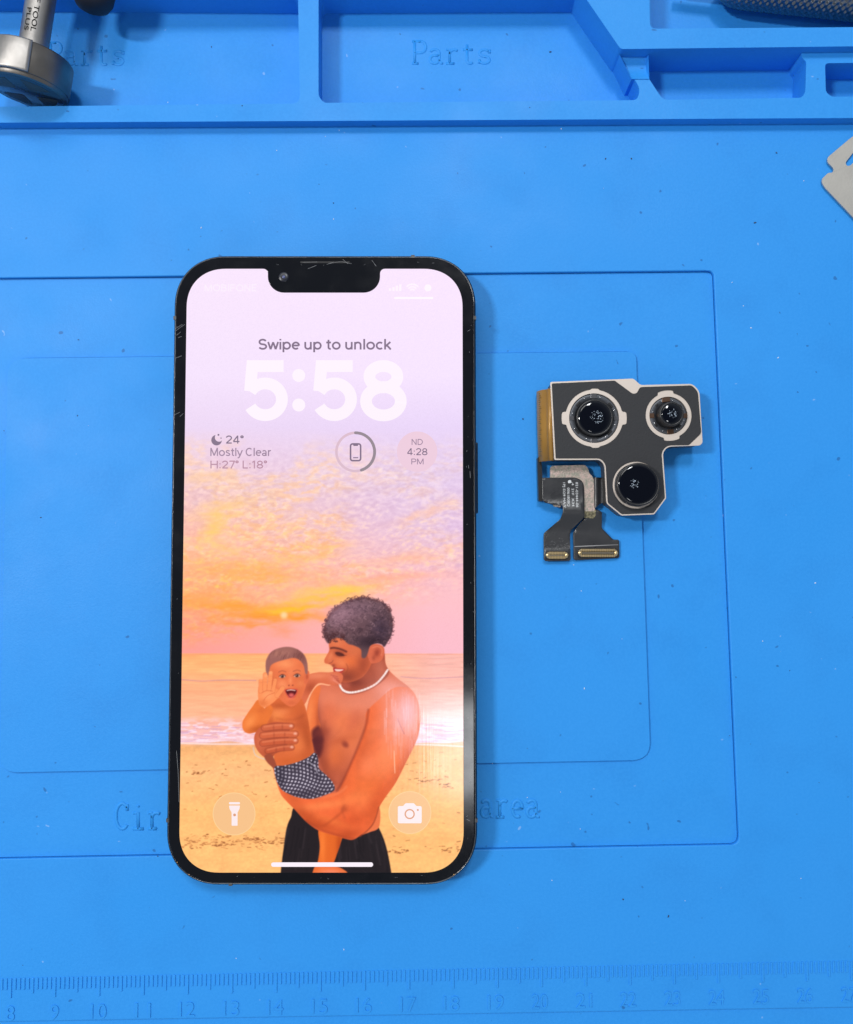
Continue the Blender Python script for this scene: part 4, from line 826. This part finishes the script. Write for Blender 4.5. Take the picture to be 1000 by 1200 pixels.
# front camera, earpiece, buttons, antenna lines, scratches
fx, fy = at(332.6, 324.5, PZ)
o = link('front_camera', mesh_from(lathe([(0, PZ+.02), (.55, PZ+.02), (.62, PZ+.012), (1.15, PZ+.012), (1.2, PZ-.03)], 32, fx, fy)), mat('front_lens', (.010, .012, .022), .3, 0, .4), phone, True)
link('lens_dot', mesh_from(lathe([(0, PZ+.06), (.28, PZ+.045), (.38, PZ+.0)], 20, fx, fy)), mat('lens_blue', (.04, .06, .20), .35, 0, .5), o, True)
ex0, ey = at(352, 307.3, PZ); ex1, _ = at(410, 307.3, PZ)
plate('earpiece', rrect(ex0, ey-.22, ex1, ey+.22, .2, 5), PZ-.05, PZ+.012, mat('earpiece_mesh', (.008, .008, .009), .6, 0, bump=1, bscale=3000), phone)
def side_button(y0, y1, side):
    bm = bmesh.new(); x = Rx if side > 0 else Lx; _, a = at(500, y0, 4); _, b = at(500, y1, 4)
    box(bm, x-.3, b, 2.4, x+.48, a, 5.2) if side > 0 else box(bm, x-.48, b, 2.4, x+.3, a, 5.2)
    o = link('side_button', mesh_from(bm), M_FRAME, phone); bevel(o, .3, 3)
side_button(519, 602, 1); side_button(470, 520, -1); side_button(536, 586, -1); side_button(425, 446, -1)
bm = bmesh.new()
M_ANT = mat('antenna_plastic', (.06, .06, .06), .5); AN = []
for y in (372, 962):
    _, yy = at(500, y, PZ)
    for x in (Lx, Rx): s = 1 if x == Rx else -1; AN.append((x-.62*(s > 0)-.02, yy-.42, 1.2, x+.62*(s < 0)+.02, yy+.42, 7.44))
xx, _ = at(484, 300, PZ); AN.append((xx-.42, Ty-.62, 1.2, xx+.42, Ty+.02, 7.44))
xx, _ = at(270, 1030, PZ); AN.append((xx-.42, By-.02, 1.2, xx+.42, By+.62, 7.44))
for q in AN:
    bm = bmesh.new(); box(bm, *q); link('antenna_line', mesh_from(bm), M_ANT, phone)
bm = bmesh.new()
def scratch(pts, r=.035, z=PZ): tube(bm, [(*at(x, y, z), z+.005) for x, y in pts], r, 4)
for s in ([(206, 388), (211, 384), (217, 380)], [(207, 393), (212, 389)], [(206, 385), (214, 380)], [(209, 396), (213, 394)], [(211, 488), (215, 484.5)], [(205, 486), (211, 483)], [(355, 307.5), (372, 307)], [(385, 309), (400, 306.5), (412, 309)],
          [(402, 304), (408, 309)], [(383, 310), (391, 307)], [(361, 315), (371, 311)], [(436, 305), (441, 312)], [(547, 960), (551, 962)], [(548, 388), (551, 386.5)], [(210, 940), (209, 905), (207, 880)], [(553, 908), (551, 918)], [(205, 420), (213, 417)], [(549, 545), (549.6, 549)], [(551, 552), (551.4, 560)]): scratch(s, .026)
for k in range(22):
    x = rs.choice([rs.uniform(203, 213), rs.uniform(546, 555)]); y = rs.uniform(350, 990); scratch([(x, y), (x+rs.uniform(-1.2, 1.2), y+rs.uniform(-1.6, 1.6))], .02)
for k in range(14):
    x = rs.uniform(230, 530); y = rs.choice([rs.uniform(303, 311), rs.uniform(1026, 1032)]); scratch([(x, y), (x+rs.uniform(-3, 3), y+rs.uniform(-.7, .7))], .018)
link('scratches', mesh_from(bm), M_SCR, phone)['kind'] = 'stuff'
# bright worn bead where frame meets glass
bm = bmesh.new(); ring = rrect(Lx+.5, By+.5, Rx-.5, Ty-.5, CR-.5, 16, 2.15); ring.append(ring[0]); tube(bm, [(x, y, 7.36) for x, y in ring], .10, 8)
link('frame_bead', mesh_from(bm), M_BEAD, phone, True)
done(phone)

# ================================================================= camera module
mx_, my_ = at(735, 520, 0)
mod = empty('camera_module', 'loose camera module with three round lenses and black flex ribbons, right of the phone', 'camera module', loc=(mx_, my_, -.3))
BZ = 6.2
outline = [(645.0, 447.6), (742.5, 443.6), (750.7, 451.2), (811.5, 449.8), (819.8, 457.8), (823.6, 518.5), (820.8, 522), (783, 523.4), (777, 530), (780.9, 583.8), (766.8, 602.8), (728.5, 604.2), (711, 590), (708.6, 545), (703.5, 538.8), (649.8, 539)]
P = roundpoly(px_poly(outline, BZ), [.35, .5, .6, .8, 1.2, .6, .5, 1.2, 1.2, .3, .3, .3, .6, 1.3, 1.2, .4], 4)
L1, L2, L3 = at(696.4, 490, BZ), at(783.6, 487, BZ), at(745.6, 568.5, BZ)
S = 1/4.99
def lobed(c, r, lobes, n=96):
    """round opening with square-shouldered lobes: lobes = [(angle, half width deg, extra)]"""
    out = []
    for k in range(n*2):
        a = 360*k/(n*2); e = 0
        for la, hw, ex in lobes:
            d = abs((a-la+180) % 360-180); t = min(1, max(0, (hw-d)/4+.5)); e = max(e, ex*t*t*(3-2*t))
        out.append((c[0]+(r+e)*math.cos(math.radians(a)), c[1]+(r+e)*math.sin(math.radians(a))))
    return out
h1 = circ(*L1, 29.6*S, 72); h2 = circ(*L2, 22.6*S, 64); h3 = circ(*L3, 25.5*S, 64)
plate('bracket', P, BZ-.5, BZ, M_BRACKET, mod, holes=[h1, h2, h3], bev=.12, seg=2)
# walls below the bracket plate
Pi = inset(P, .22)
plate('housing', Pi, .7, BZ-.48, M_SIDE, mod, holes=[circ(*L1, 28.8*S, 48), circ(*L2, 22*S, 48), circ(*L3, 25*S, 48)], bev=.1)
plate('back_plate', inset(P, .5), .15, .72, M_BLACKP, mod)
film = [(646.8, 449.4), (720.5, 446.0), (741.8, 461.6), (746.5, 460.8), (750.2, 453.6), (811, 451.6), (818, 458.6), (822, 507.8), (807.5, 521.6), (782, 521.9), (775.3, 529.5), (779.4, 583.2), (766.2, 601.2), (729, 602.6), (712.4, 589.2), (710, 544), (704.3, 537.2), (651.4, 537.2)]
plate('cover_film', roundpoly(px_poly(film, BZ+.1), [.3, .3, .5, .5, .5, .6, 1, .6, .3, 1, 1, .3, .3, .3, .4, 1.2, 1, .3], 4), BZ+.004, BZ+.12, M_FOAM, mod, bev=.03,
      holes=[lobed(L1, 34.2*S, [(0, 12, .9), (180, 12, .9), (88, 8, .25), (272, 8, .25)]), lobed(L2, 27.2*S, [(97, 19, .6), (277, 19, .6)]), circ(*L3, 27.8*S, 72)])
def lensunit(name, c, R, ztop, glass_r, zring, dome, fr, notch, warm=False, seat=0):
    """holder ring with notches and pins, stepped barrel, domed glass, iris glints"""
    z0 = BZ-.25
    hold = link('lens_holder', mesh_from(lathe([(R, z0-3), (R, z0-.1), (R-.25, z0), (R-.9, z0+.02), (R-1.05, z0-.2), (min(R-1.3, glass_r+.45), z0-.28), (min(R-1.35, glass_r+.4), z0-3)], 72, *c)), M_DARKB, mod, True)
    for a, ln in notch:
        bm = bmesh.new(); Mx = Matrix.Translation((c[0], c[1], 0)) @ Matrix.Rotation(math.radians(a), 4, 'Z'); box(bm, R-1.15, -ln/2, z0-.6, R+.22, ln/2, z0+.12, Mx)
        o = link('holder_tab', mesh_from(bm), mat('tab', (.085, .085, .095), .35, .4) if not warm else mat('tab_copper', (.10, .055, .035), .4, .6), hold); bevel(o, .12, 2)
    for k in range(4):
        a = math.radians(38+90*k+9*(k % 2)); Mx = Matrix.Translation((c[0], c[1], 0)) @ Matrix.Rotation(a, 4, 'Z'); bm = bmesh.new(); box(bm, R-1.0, -.75 if R > 5 else -.45, z0-.5, R-.45, .75 if R > 5 else .45, z0+.06, Mx)
        if glass_r < R-1: o = link('holder_slot', mesh_from(bm), M_BLACKP, hold); bevel(o, .1, 2)
    for k in range(8):
        a = math.radians(22+45*k+(7*k) % 11); bm = bmesh.new(); bmesh.ops.create_icosphere(bm, subdivisions=2, radius=.22, matrix=Matrix.Translation((c[0]+(R-.65)*math.cos(a), c[1]+(R-.65)*math.sin(a), z0-.02)))
        link('solder_dot', mesh_from(bm), mat('solder', (.55, .55, .56), .25, 1), hold, True)
    zb = ztop
    rb_ = min(R-1.45, glass_r+.5) if glass_r < R-1.2 else glass_r+.1
    link('barrel', mesh_from(lathe([(rb_, z0-3), (rb_, z0+zring*.3), (rb_-.05, z0+zring*.5), (glass_r+.35, zb-.25), (glass_r+.28, zb-.05), (glass_r, zb-.02), (glass_r-.15, zb-.1)], 72, *c)), M_BLACKP, mod, True)
    gl = link('lens_glass', mesh_from(lathe([(glass_r-.05, zb-.12), (glass_r*.97, zb-.04), (glass_r*.85, zb-.04+.12*dome), (glass_r*.6, zb-.04+.26*dome), (glass_r*.3, zb-.04+.31*dome), (0, zb-.04+.33*dome)], 72, *c)), M_LENS, mod, True)
    return gl
def glints(gl, c, zt, fx, fy, rr, n, seed):  # pale flecks set on the glass as painted reflections
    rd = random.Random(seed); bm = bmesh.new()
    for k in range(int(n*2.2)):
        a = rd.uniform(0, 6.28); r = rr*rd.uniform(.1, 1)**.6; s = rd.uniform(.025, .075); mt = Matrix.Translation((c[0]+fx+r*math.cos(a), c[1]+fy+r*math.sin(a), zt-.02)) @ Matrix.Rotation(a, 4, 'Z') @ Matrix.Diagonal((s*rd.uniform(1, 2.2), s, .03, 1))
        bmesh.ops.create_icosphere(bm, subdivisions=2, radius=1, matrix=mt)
    link('aperture_glint', mesh_from(bm), M_GLINT, gl, True)
g1 = lensunit('w', L1, 29.2*S, BZ+1.1, 20.2*S, .8, .9, 0, [(90, 1.6), (270, 1.6), (0, 1.0), (180, 1.0)])
g2 = lensunit('t', L2, 22.2*S, BZ+2.7, 12.6*S, 1.2, .9, 0, [(97, 2.0), (277, 1.6), (0, 1.2), (180, 1.2)], warm=True)
g3 = lensunit('u', L3, 25.2*S, BZ+2.4, 23.6*S, .6, .28, 0, [(255, 2.6), (310, 2.0), (205, 2)])
glints(g1, L1, BZ+1.38, .4, .0, 1.6, 34, 1); glints(g2, L2, BZ+2.98, .15, -.0, 1.1, 22, 2); glints(g3, L3, BZ+2.475, -1.0, .2, 1.1, 20, 3)
for c, r, z, w_ in ((L1, 13.2*S, BZ+1.28, .3), (L3, 10.5*S, BZ+1.75, .2)):
    pass
# amber flex folded along the left wall
ax0, ay0 = at(646.5, 455, BZ); _, ay1 = at(646.5, 539.5, BZ)
bm = bmesh.new(); prof = [(.1, BZ-.35), (-.55, BZ-.25), (-.95, BZ-.5), (-1.0, BZ-1.0), (-1.35, BZ-1.5), (-2.1, BZ-2.0), (-2.7, BZ-2.9), (-3.0, BZ-4.2), (-2.9, BZ-5.6), (-2.4, .35)]
rr_ = []
for y, dx in ((ay0, 0), (ay0*.5+ay1*.5, .15), (ay1, .35)): rr_.append([bm.verts.new((ax0+a+dx+.05*math.sin(y), y, b)) for a, b in prof])
for a, b in zip(rr_[:-1], rr_[1:]):
    for k in range(len(prof)-1): bm.faces.new([a[k], a[k+1], b[k+1], b[k]])
o = link('amber_flex', mesh_from(bm), M_GOLD, mod, True); md = o.modifiers.new('s', 'SOLIDIFY'); md.thickness = .0001
bm = bmesh.new()
for k in range(30):
    y = ay0-.8-k*.52; l = .35+.5*((k*7) % 5)/5
    if y > ay1+.3: tube(bm, [(ax0-2.72, y, BZ-2.86), (ax0-2.72+(.25+.35*((k*7) % 5)/5), y, BZ-2.86+1.5*(.25+.35*((k*7) % 5)/5))], .05, 4)
link('copper_traces', mesh_from(bm), mat('traces', (.10, .075, .03), .5), o)
# black flex running down from the amber one, then across
z1 = 1.9
def shape(name, pts, z, zf, m, r=.5, th=.16, parent=mod, grid=.7): return plate(name, roundpoly(px_poly(pts, z), r, 4), z-th, z, m, parent, grid=grid, zf=zf, smooth=False)
yf = lambda py, z=2: at(650, py, z)[1]
shape('side_flex', [(630.0, 536), (634.6, 536), (636, 562), (636.4, 587.5), (631.4, 587)], 2.2, None, M_BLACKP, .2, 1.9)
shape('side_flex', [(695, 559.6), (711, 559.6), (712, 589.2), (704, 590), (696.5, 596)], 2.1, lambda x, y: .5*math.sin((x-at(695, 570, 2)[0])*2.2), M_FLEX, .3, .2, grid=.25)
def fold(y, ya, yb, h0, h1):
    t = min(1, max(0, (ya-y)/(ya-yb))); t = t*t*(3-2*t); return h0+(h1-h0)*t
shape('stiffener_pad', [(644.9, 548.4), (646.8, 545.8), (686, 544.8), (689.4, 549), (690.4, 554.4), (695.6, 559.4), (697.4, 599.4), (683.6, 599), (683, 575), (657.5, 592), (657.3, 594.5), (649, 593.6), (647.6, 590), (645, 590)], 2.3, None, M_PAD, .6, .5, grid=0)
# right ribbon lies lower
rb = shape('flex_ribbon', [(684, 596.8), (700.2, 597.8), (704.2, 600.4), (705.2, 619), (718.4, 632.2), (724.6, 632.4), (725.8, 634), (726.2, 652.4), (724.8, 653.8), (673.8, 656.5), (672.4, 655), (671.8, 624), (684.4, 607)], .75, lambda x, y: fold(y, yf(598), yf(628), 1.35, 0), M_FLEX, .35, .22)
shape('speckled_tab', [(684.4, 597), (698.2, 596.8), (698.4, 604), (696, 607.6), (684.8, 606.6)], 2.22, lambda x, y: fold(y, yf(598), yf(628), 0, -1.35)+.0, mat('speckled_gold', (.10, .09, .06), .5, .5, bump=1, bscale=2500, mottle=1, mscale=1600, mcol=(.34, .30, .18)), .3, .12)
# left ribbon crosses over, with a bulge at the bend
def lz(x, y):
    b = .75*math.exp(-((y-yf(601))/2.2)**2); return fold(y, yf(592), yf(632), 1.3, 0)+b-.25*math.exp(-((y-yf(640))/.8)**2)
lb = shape('flex_ribbon', [(634.4, 560.4), (672, 560), (678.5, 562), (682.4, 566.4), (683.6, 572), (683.8, 606.4), (668.8, 621.8), (668.2, 626), (668.6, 645), (669, 655.6), (667.6, 657.2), (639.4, 657.6), (637.4, 655.8), (637.2, 625), (656, 608.4), (658.4, 600), (658, 593.0), (646, 591.4), (638, 589.4), (634.6, 586)], 1.25, lz, M_FLEX, .4, .2, grid=.55)
for p in lb.data.polygons: p.use_smooth = True
for p in rb.data.polygons: p.use_smooth = True
# printed part numbers, reading downwards
def vtext(s, cx_px, y0_px, y1_px, cap, z):
    me = text_mesh(s, 10, 0, .0); co = np.zeros(len(me.vertices)*3); me.vertices.foreach_get('co', co); co = co.reshape(-1, 3)
    x0 = co[:, 0].min(); wdt = co[:, 0].max()-x0; hh = co[:, 1].max()
    xa, ya = at(cx_px-cap/2, y0_px, z); xb, yb = at(cx_px+cap/2, y1_px, z)
    X = xa*MM+co[:, 1]/hh*(xb-xa)*MM; Y = ya*MM+(co[:, 0]-x0)/wdt*(yb-ya)*MM
    me.vertices.foreach_set('co', np.stack([X, Y, np.array([1.265+lz(a/MM, b_/MM) for a, b_ in zip(X, Y)])*MM], 1).astype(np.float32).ravel()); me.update(); return link('part_number', me, M_PRINT, lb)
ZT = 2.585
vtext('821-03444-06', 676.3, 565, 594.5, 3.0, ZT); vtext('4  21F  X34', 671.6, 566, 593.5, 2.9, ZT); vtext('006180BQ', 666.4, 571.5, 593.6, 2.9, ZT); vtext('1PJ D29 MA.Y', 661.4, 565.6, 595, 2.9, ZT)
apple = [(0, .62), (-.25, .74), (-.55, .70), (-.80, .42), (-.84, .02), (-.70, -.42), (-.44, -.78), (-.22, -.82), (0, -.72), (.22, -.82), (.44, -.78), (.66, -.48), (.78, -.22), (.56, -.02), (.50, .22), (.56, .46), (.74, .60), (.52, .74), (.24, .74)]
ac = at(667.8, 564.6, ZT); plate('printed_logo', roundpoly([(ac[0]+v*.52, ac[1]-u*.52) for u, v in apple], .1, 3), ZT-.01, ZT+.004, M_PRINT, lb)
leaf = [(.05, .82), (.10, 1.06), (.34, 1.2), (.30, .96)]
plate('printed_logo', [(ac[0]+v*.52, ac[1]-u*.52) for u, v in leaf], ZT-.01, ZT+.004, M_PRINT, lb)
# connectors
def connector(x0, y0, x1, y1, z, ribbon, npin):
    a = at(x0, y1, z); b = at(x1, y0, z); pad = .62
    base = plate('connector', rrect(a[0]-.1, a[1]-.1, b[0]+.1, b[1]+.1, .7, 6), z-.45, z, M_BLACKP, ribbon, bev=.05)
    h = (b[1]-a[1]); 
    outer = rrect(a[0], a[1]+.12, b[0], b[1]-.12, h*.42, 8); inner = rrect(a[0]+.5, a[1]+.55, b[0]-.5, b[1]-.55, h*.2, 6)
    plate('contact_rim', outer, z+.002, z+.34, mat('connector_shell', (.40, .33, .22), .38, .8), base, holes=[inner], bev=.06)
    bm = bmesh.new(); n = npin
    for k in range(n):
        x = a[0]+.85+(b[0]-a[0]-1.7)*k/(n-1)
        for yy in (a[1]+.38, b[1]-.38): box(bm, x-.11, yy-.34, z+.1, x+.11, yy+.34, z+.42)
    o = link('gold_pins', mesh_from(bm), M_GOLDM, base)
    for xx in (a[0]+.42, b[0]-.42):
        o = link('end_clamp', mesh_from(lathe([(.0, z+.5), (.35, z+.48), (.48, z+.3), (.5, z+.0)], 20, xx, (a[1]+b[1])/2)), M_GOLDM, base, True)
    bm = bmesh.new(); box(bm, a[0]+.8, (a[1]+b[1])/2-.16, z, b[0]-.8, (a[1]+b[1])/2+.16, z+.3); link('centre_bar', mesh_from(bm), mat('bar', (.22, .19, .14), .4, .5), base)
connector(639.8, 646.4, 665.8, 655.0, 1.6, lb, 11); connector(677.6, 643.0, 723.8, 653.0, 1.15, rb, 20)
bm = bmesh.new(); a = at(673.5, 640.6, .8); b = at(724.6, 638.4, .8); tube(bm, [(a[0], a[1], .80), (b[0], b[1], .80)], .13, 6); link('glue_line', mesh_from(bm), mat('glue', (.30, .30, .31), .25), rb, True)
bm = bmesh.new()
for k in range(60):
    x = rs.uniform(639, 667); y = rs.uniform(629, 643) if k % 2 else rs.uniform(637.5, 643.5); p = at(x, y, 1.3); q = at(x+rs.uniform(-.4, 1.6), y+rs.uniform(-1.0, 1.0), 1.3); zz = 1.27+lz(p[0], p[1])
    tube(bm, [(*p, zz), (*q, zz)], rs.uniform(.02, .045), 4)
link('wrinkles', mesh_from(bm), mat('wrinkle', (.26, .26, .265), .35), lb)['kind'] = 'stuff'
done(mod)

# ================================================================= steel opening blade at the right edge
bl = empty('opening_blade', 'matt steel blade plate with notch and slot at the right edge', 'steel blade', loc=(*at(1010, 210, 0), 0))
bp = [(1002, 157.5), (970.2, 184.2), (969.6, 189.8), (977.0, 197.4), (976.8, 200.8), (975, 202.6), (970.8, 202.4), (963.4, 209.6), (963.2, 213.6), (966, 219), (1001, 256), (1032, 290), (1085, 262), (1110, 190), (1060, 135)]
plate('blade_plate', roundpoly(px_poly(bp, .7), [2, .5, .5, .4, .4, .4, .5, .8, .8, .8, 3, 3, 3, 3, 3], 4), .3, .75, M_SHEET, bl, bev=.12, holes=[roundpoly(px_poly([(990.8, 190.6), (992.4, 194.6), (996.4, 194.2), (1003, 188), (1015, 173), (1012, 167), (1003, 175)], .7), .5, 4)])
done(bl)

# ================================================================= metal tool with a round cap, top left
drv = empty('cap_tool', 'worn steel tool with thick shaft and large round end cap, top left corner', 'hand tool', loc=(*at(30, 95, 0), FLOOR))
R0 = 9.6
cc = at(31, 100, 8.5)
pitch = math.radians(-2)
# local frame: +Z along the tool from the cap face up the shaft
yaw = math.radians(-9); dirv = Vector((math.sin(-yaw)*1, math.cos(yaw), 0)); dirv = (dirv+Vector((0, 0, math.sin(math.radians(3))))).normalized()
q = dirv.to_track_quat('Z', 'X'); TM = Matrix.Translation((cc[0]-1.3, cc[1], FLOOR+R0+.42)) @ q.to_matrix().to_4x4()
def tool_part(name, prof, m, parent=drv, n=96, smooth=True):
    bm = lathe(prof, n); bmesh.ops.transform(bm, matrix=TM, verts=bm.verts); o = link(name, mesh_from(bm), m, parent); md = None
    if smooth:
        for f in o.data.polygons: f.use_smooth = True
        try: o.data.set_sharp_from_angle(angle=math.radians(38))
        except Exception: pass
    return o
capo = tool_part('end_cap', [(0, .0), (R0-1.1, .0), (R0-.55, .12), (R0-.35, .5), (R0-.32, .9), (R0-.1, 1.0), (R0-.05, 1.3), (R0-.05, 8.0), (R0-.35, 8.4), (R0-.9, 8.55), (3.0, 8.6), (0, 8.6)], mat('tarnished_band', (.20, .185, .17), .40, 1, bump=.25, bscale=500, mottle=.5, mscale=220, mcol=(.12, .11, .10), rvar=.1))
up = TM.to_3x3().inverted() @ Vector((0, 0, 1)); A_UP = math.atan2(up.y, up.x)
SIDE = 1 if (TM.to_3x3() @ Vector((math.cos(A_UP+.1), math.sin(A_UP+.1), 0))).x > 0 else -1
# wide sleeve over most of the cap, ending in a straight edge (seam)
bm = bmesh.new(); pr = [(R0-.06, 1.0), (R0+.32, 1.15), (R0+.36, 1.5), (R0+.36, 8.1), (R0+.1, 8.5), (R0-.4, 8.6)]; rings = []
for k in range(49):
    a = A_UP+SIDE*math.radians(27-215*k/48)
    rings.append([bm.verts.new((r*math.cos(a), r*math.sin(a), z)) for r, z in pr])
for a, b in zip(rings[:-1], rings[1:]):
    for k in range(len(pr)-1): bm.faces.new([a[k], a[k+1], b[k+1], b[k]])
bmesh.ops.transform(bm, matrix=TM, verts=bm.verts); o = link('cap_sleeve', mesh_from(bm), M_STEEL, drv, True); md = o.modifiers.new('s', 'SOLIDIFY'); md.thickness = .0005; md.offset = -1
tool_part('cap_face', [(0, -.12), (R0-1.5, -.12), (R0-1.2, .05)], M_CAPF)
bm = bmesh.new()
for a0 in (45, 135, 225, 315):
    pts = [(2.2*math.cos(math.radians(a0)), 2.2*math.sin(math.radians(a0)))]+[(7.0*math.cos(math.radians(a)), 7.0*math.sin(math.radians(a))) for a in range(a0-31, a0+32, 6)]
    pts = roundpoly(pts, .8, 4); v = [bm.verts.new((x, y, -.16)) for x, y in pts]; bm.faces.new(v)
bmesh.ops.transform(bm, matrix=TM, verts=bm.verts); link('enamel_patch', mesh_from(bm), M_ENAM, drv)
tool_part('shaft', [(3.7, 8.5), (3.4, 9.0), (3.3, 60), (3.3, 90), (0, 90.5)], M_STEEL, n=48)
TMI = TM.inverted()
def engrave(s, u0, u1, off, hgt):
    """letters wrapped on the shaft, reading towards the cap; off = angle from the top"""
    me = text_mesh(s, 10, 0, .0); co = np.zeros(len(me.vertices)*3); me.vertices.foreach_get('co', co); co = co.reshape(-1, 3)
    x0 = co[:, 0].min(); wdt = co[:, 0].max()-x0; hh = co[:, 1].max(); out = []
    up = (TM.to_3x3().inverted() @ Vector((0, 0, 1))); a_up = math.atan2(up.y, up.x)
    side = 1 if (TM.to_3x3() @ Vector((math.cos(a_up+.1), math.sin(a_up+.1), 0))).x > 0 else -1
    for x, y, _ in co:
        t = (x-x0)/wdt; a = a_up+side*math.radians(off)+side*(y/hh)*hgt/3.0; zz = u0+(u1-u0)*t
        out.append(TM @ Vector((3.48*math.cos(a), 3.48*math.sin(a), zz)))
    me.vertices.foreach_set('co', (np.array([tuple(v) for v in out])*MM).astype(np.float32).ravel()); me.update(); link('engraved_text', me, M_ENGR, drv)
engrave('4F TOOL', 22.4, 13.2, 9, 1.0); engrave('PLUS', 18.6, 13.2, -18, .95)
done(drv)

# ================================================================= knurled handle, top right
kn = empty('knurled_handle', 'dark knurled metal tool handle lying in the tray at the top right corner', 'hand tool', loc=(*at(930, -5, 0), FLOOR))
a = Vector((*at(838, -18.5, 1.5), 1.2)); b = Vector((*at(1130, 10.5, 2.5), 1.6)); d = (b-a); ln = d.length; dq = d.to_track_quat('Z', 'Y')
bm = bmesh.new(); NA, NL = 192, 760; rings = []
for i in range(NL+1):
    t = i/NL; z = t*ln; R = 4.6*(1-math.exp(-z/2.2))+.12; R = min(R, 4.6); row = []
    for k in range(NA):
        th = 2*math.pi*k/NA; u = th*16/(2*math.pi); v = z/1.75; h = (abs(((u+v) % 1)-.5)+abs(((u-v) % 1)-.5))
        rr = R+.50*(h-.5) if z > 3 else R
        row.append((rr*math.cos(th), rr*math.sin(th), z))
    rings.append([bm.verts.new(p) for p in row])
for p, q_ in zip(rings[:-1], rings[1:]):
    for k in range(NA): bm.faces.new([p[k], p[(k+1) % NA], q_[(k+1) % NA], q_[k]])
bmesh.ops.transform(bm, matrix=Matrix.Translation(a) @ dq.to_matrix().to_4x4(), verts=bm.verts)
link('knurled_grip', mesh_from(bm), M_KNURL, kn, True)
a2 = a-d.normalized()*9; bm = bmesh.new(); tube(bm, [a2, a+d.normalized()*.6], 1.2, 20); link('handle_tip', mesh_from(bm), M_BLACKP, kn, True)
done(kn)

# ================================================================= black handle end, top edge
hx = at(108, -4, 6); he = empty('black_handle', 'rounded black tool handle end at the top edge, right of the steel tool', 'hand tool', loc=(hx[0], hx[1], FLOOR))
bm = lathe([(0, 0), (2.2, .25), (3.8, 1.1), (4.7, 2.6), (5.0, 5), (5.0, 60), (0, 60.2)], 48)
hq = Vector((.10, 1, .04)).normalized().to_track_quat('Z', 'Y'); p0 = at(108, 13, 7)
bmesh.ops.transform(bm, matrix=Matrix.Translation((p0[0], p0[1], 7.0)) @ hq.to_matrix().to_4x4(), verts=bm.verts)
link('handle_grip', mesh_from(bm), M_RUBBER, he, True); done(he)
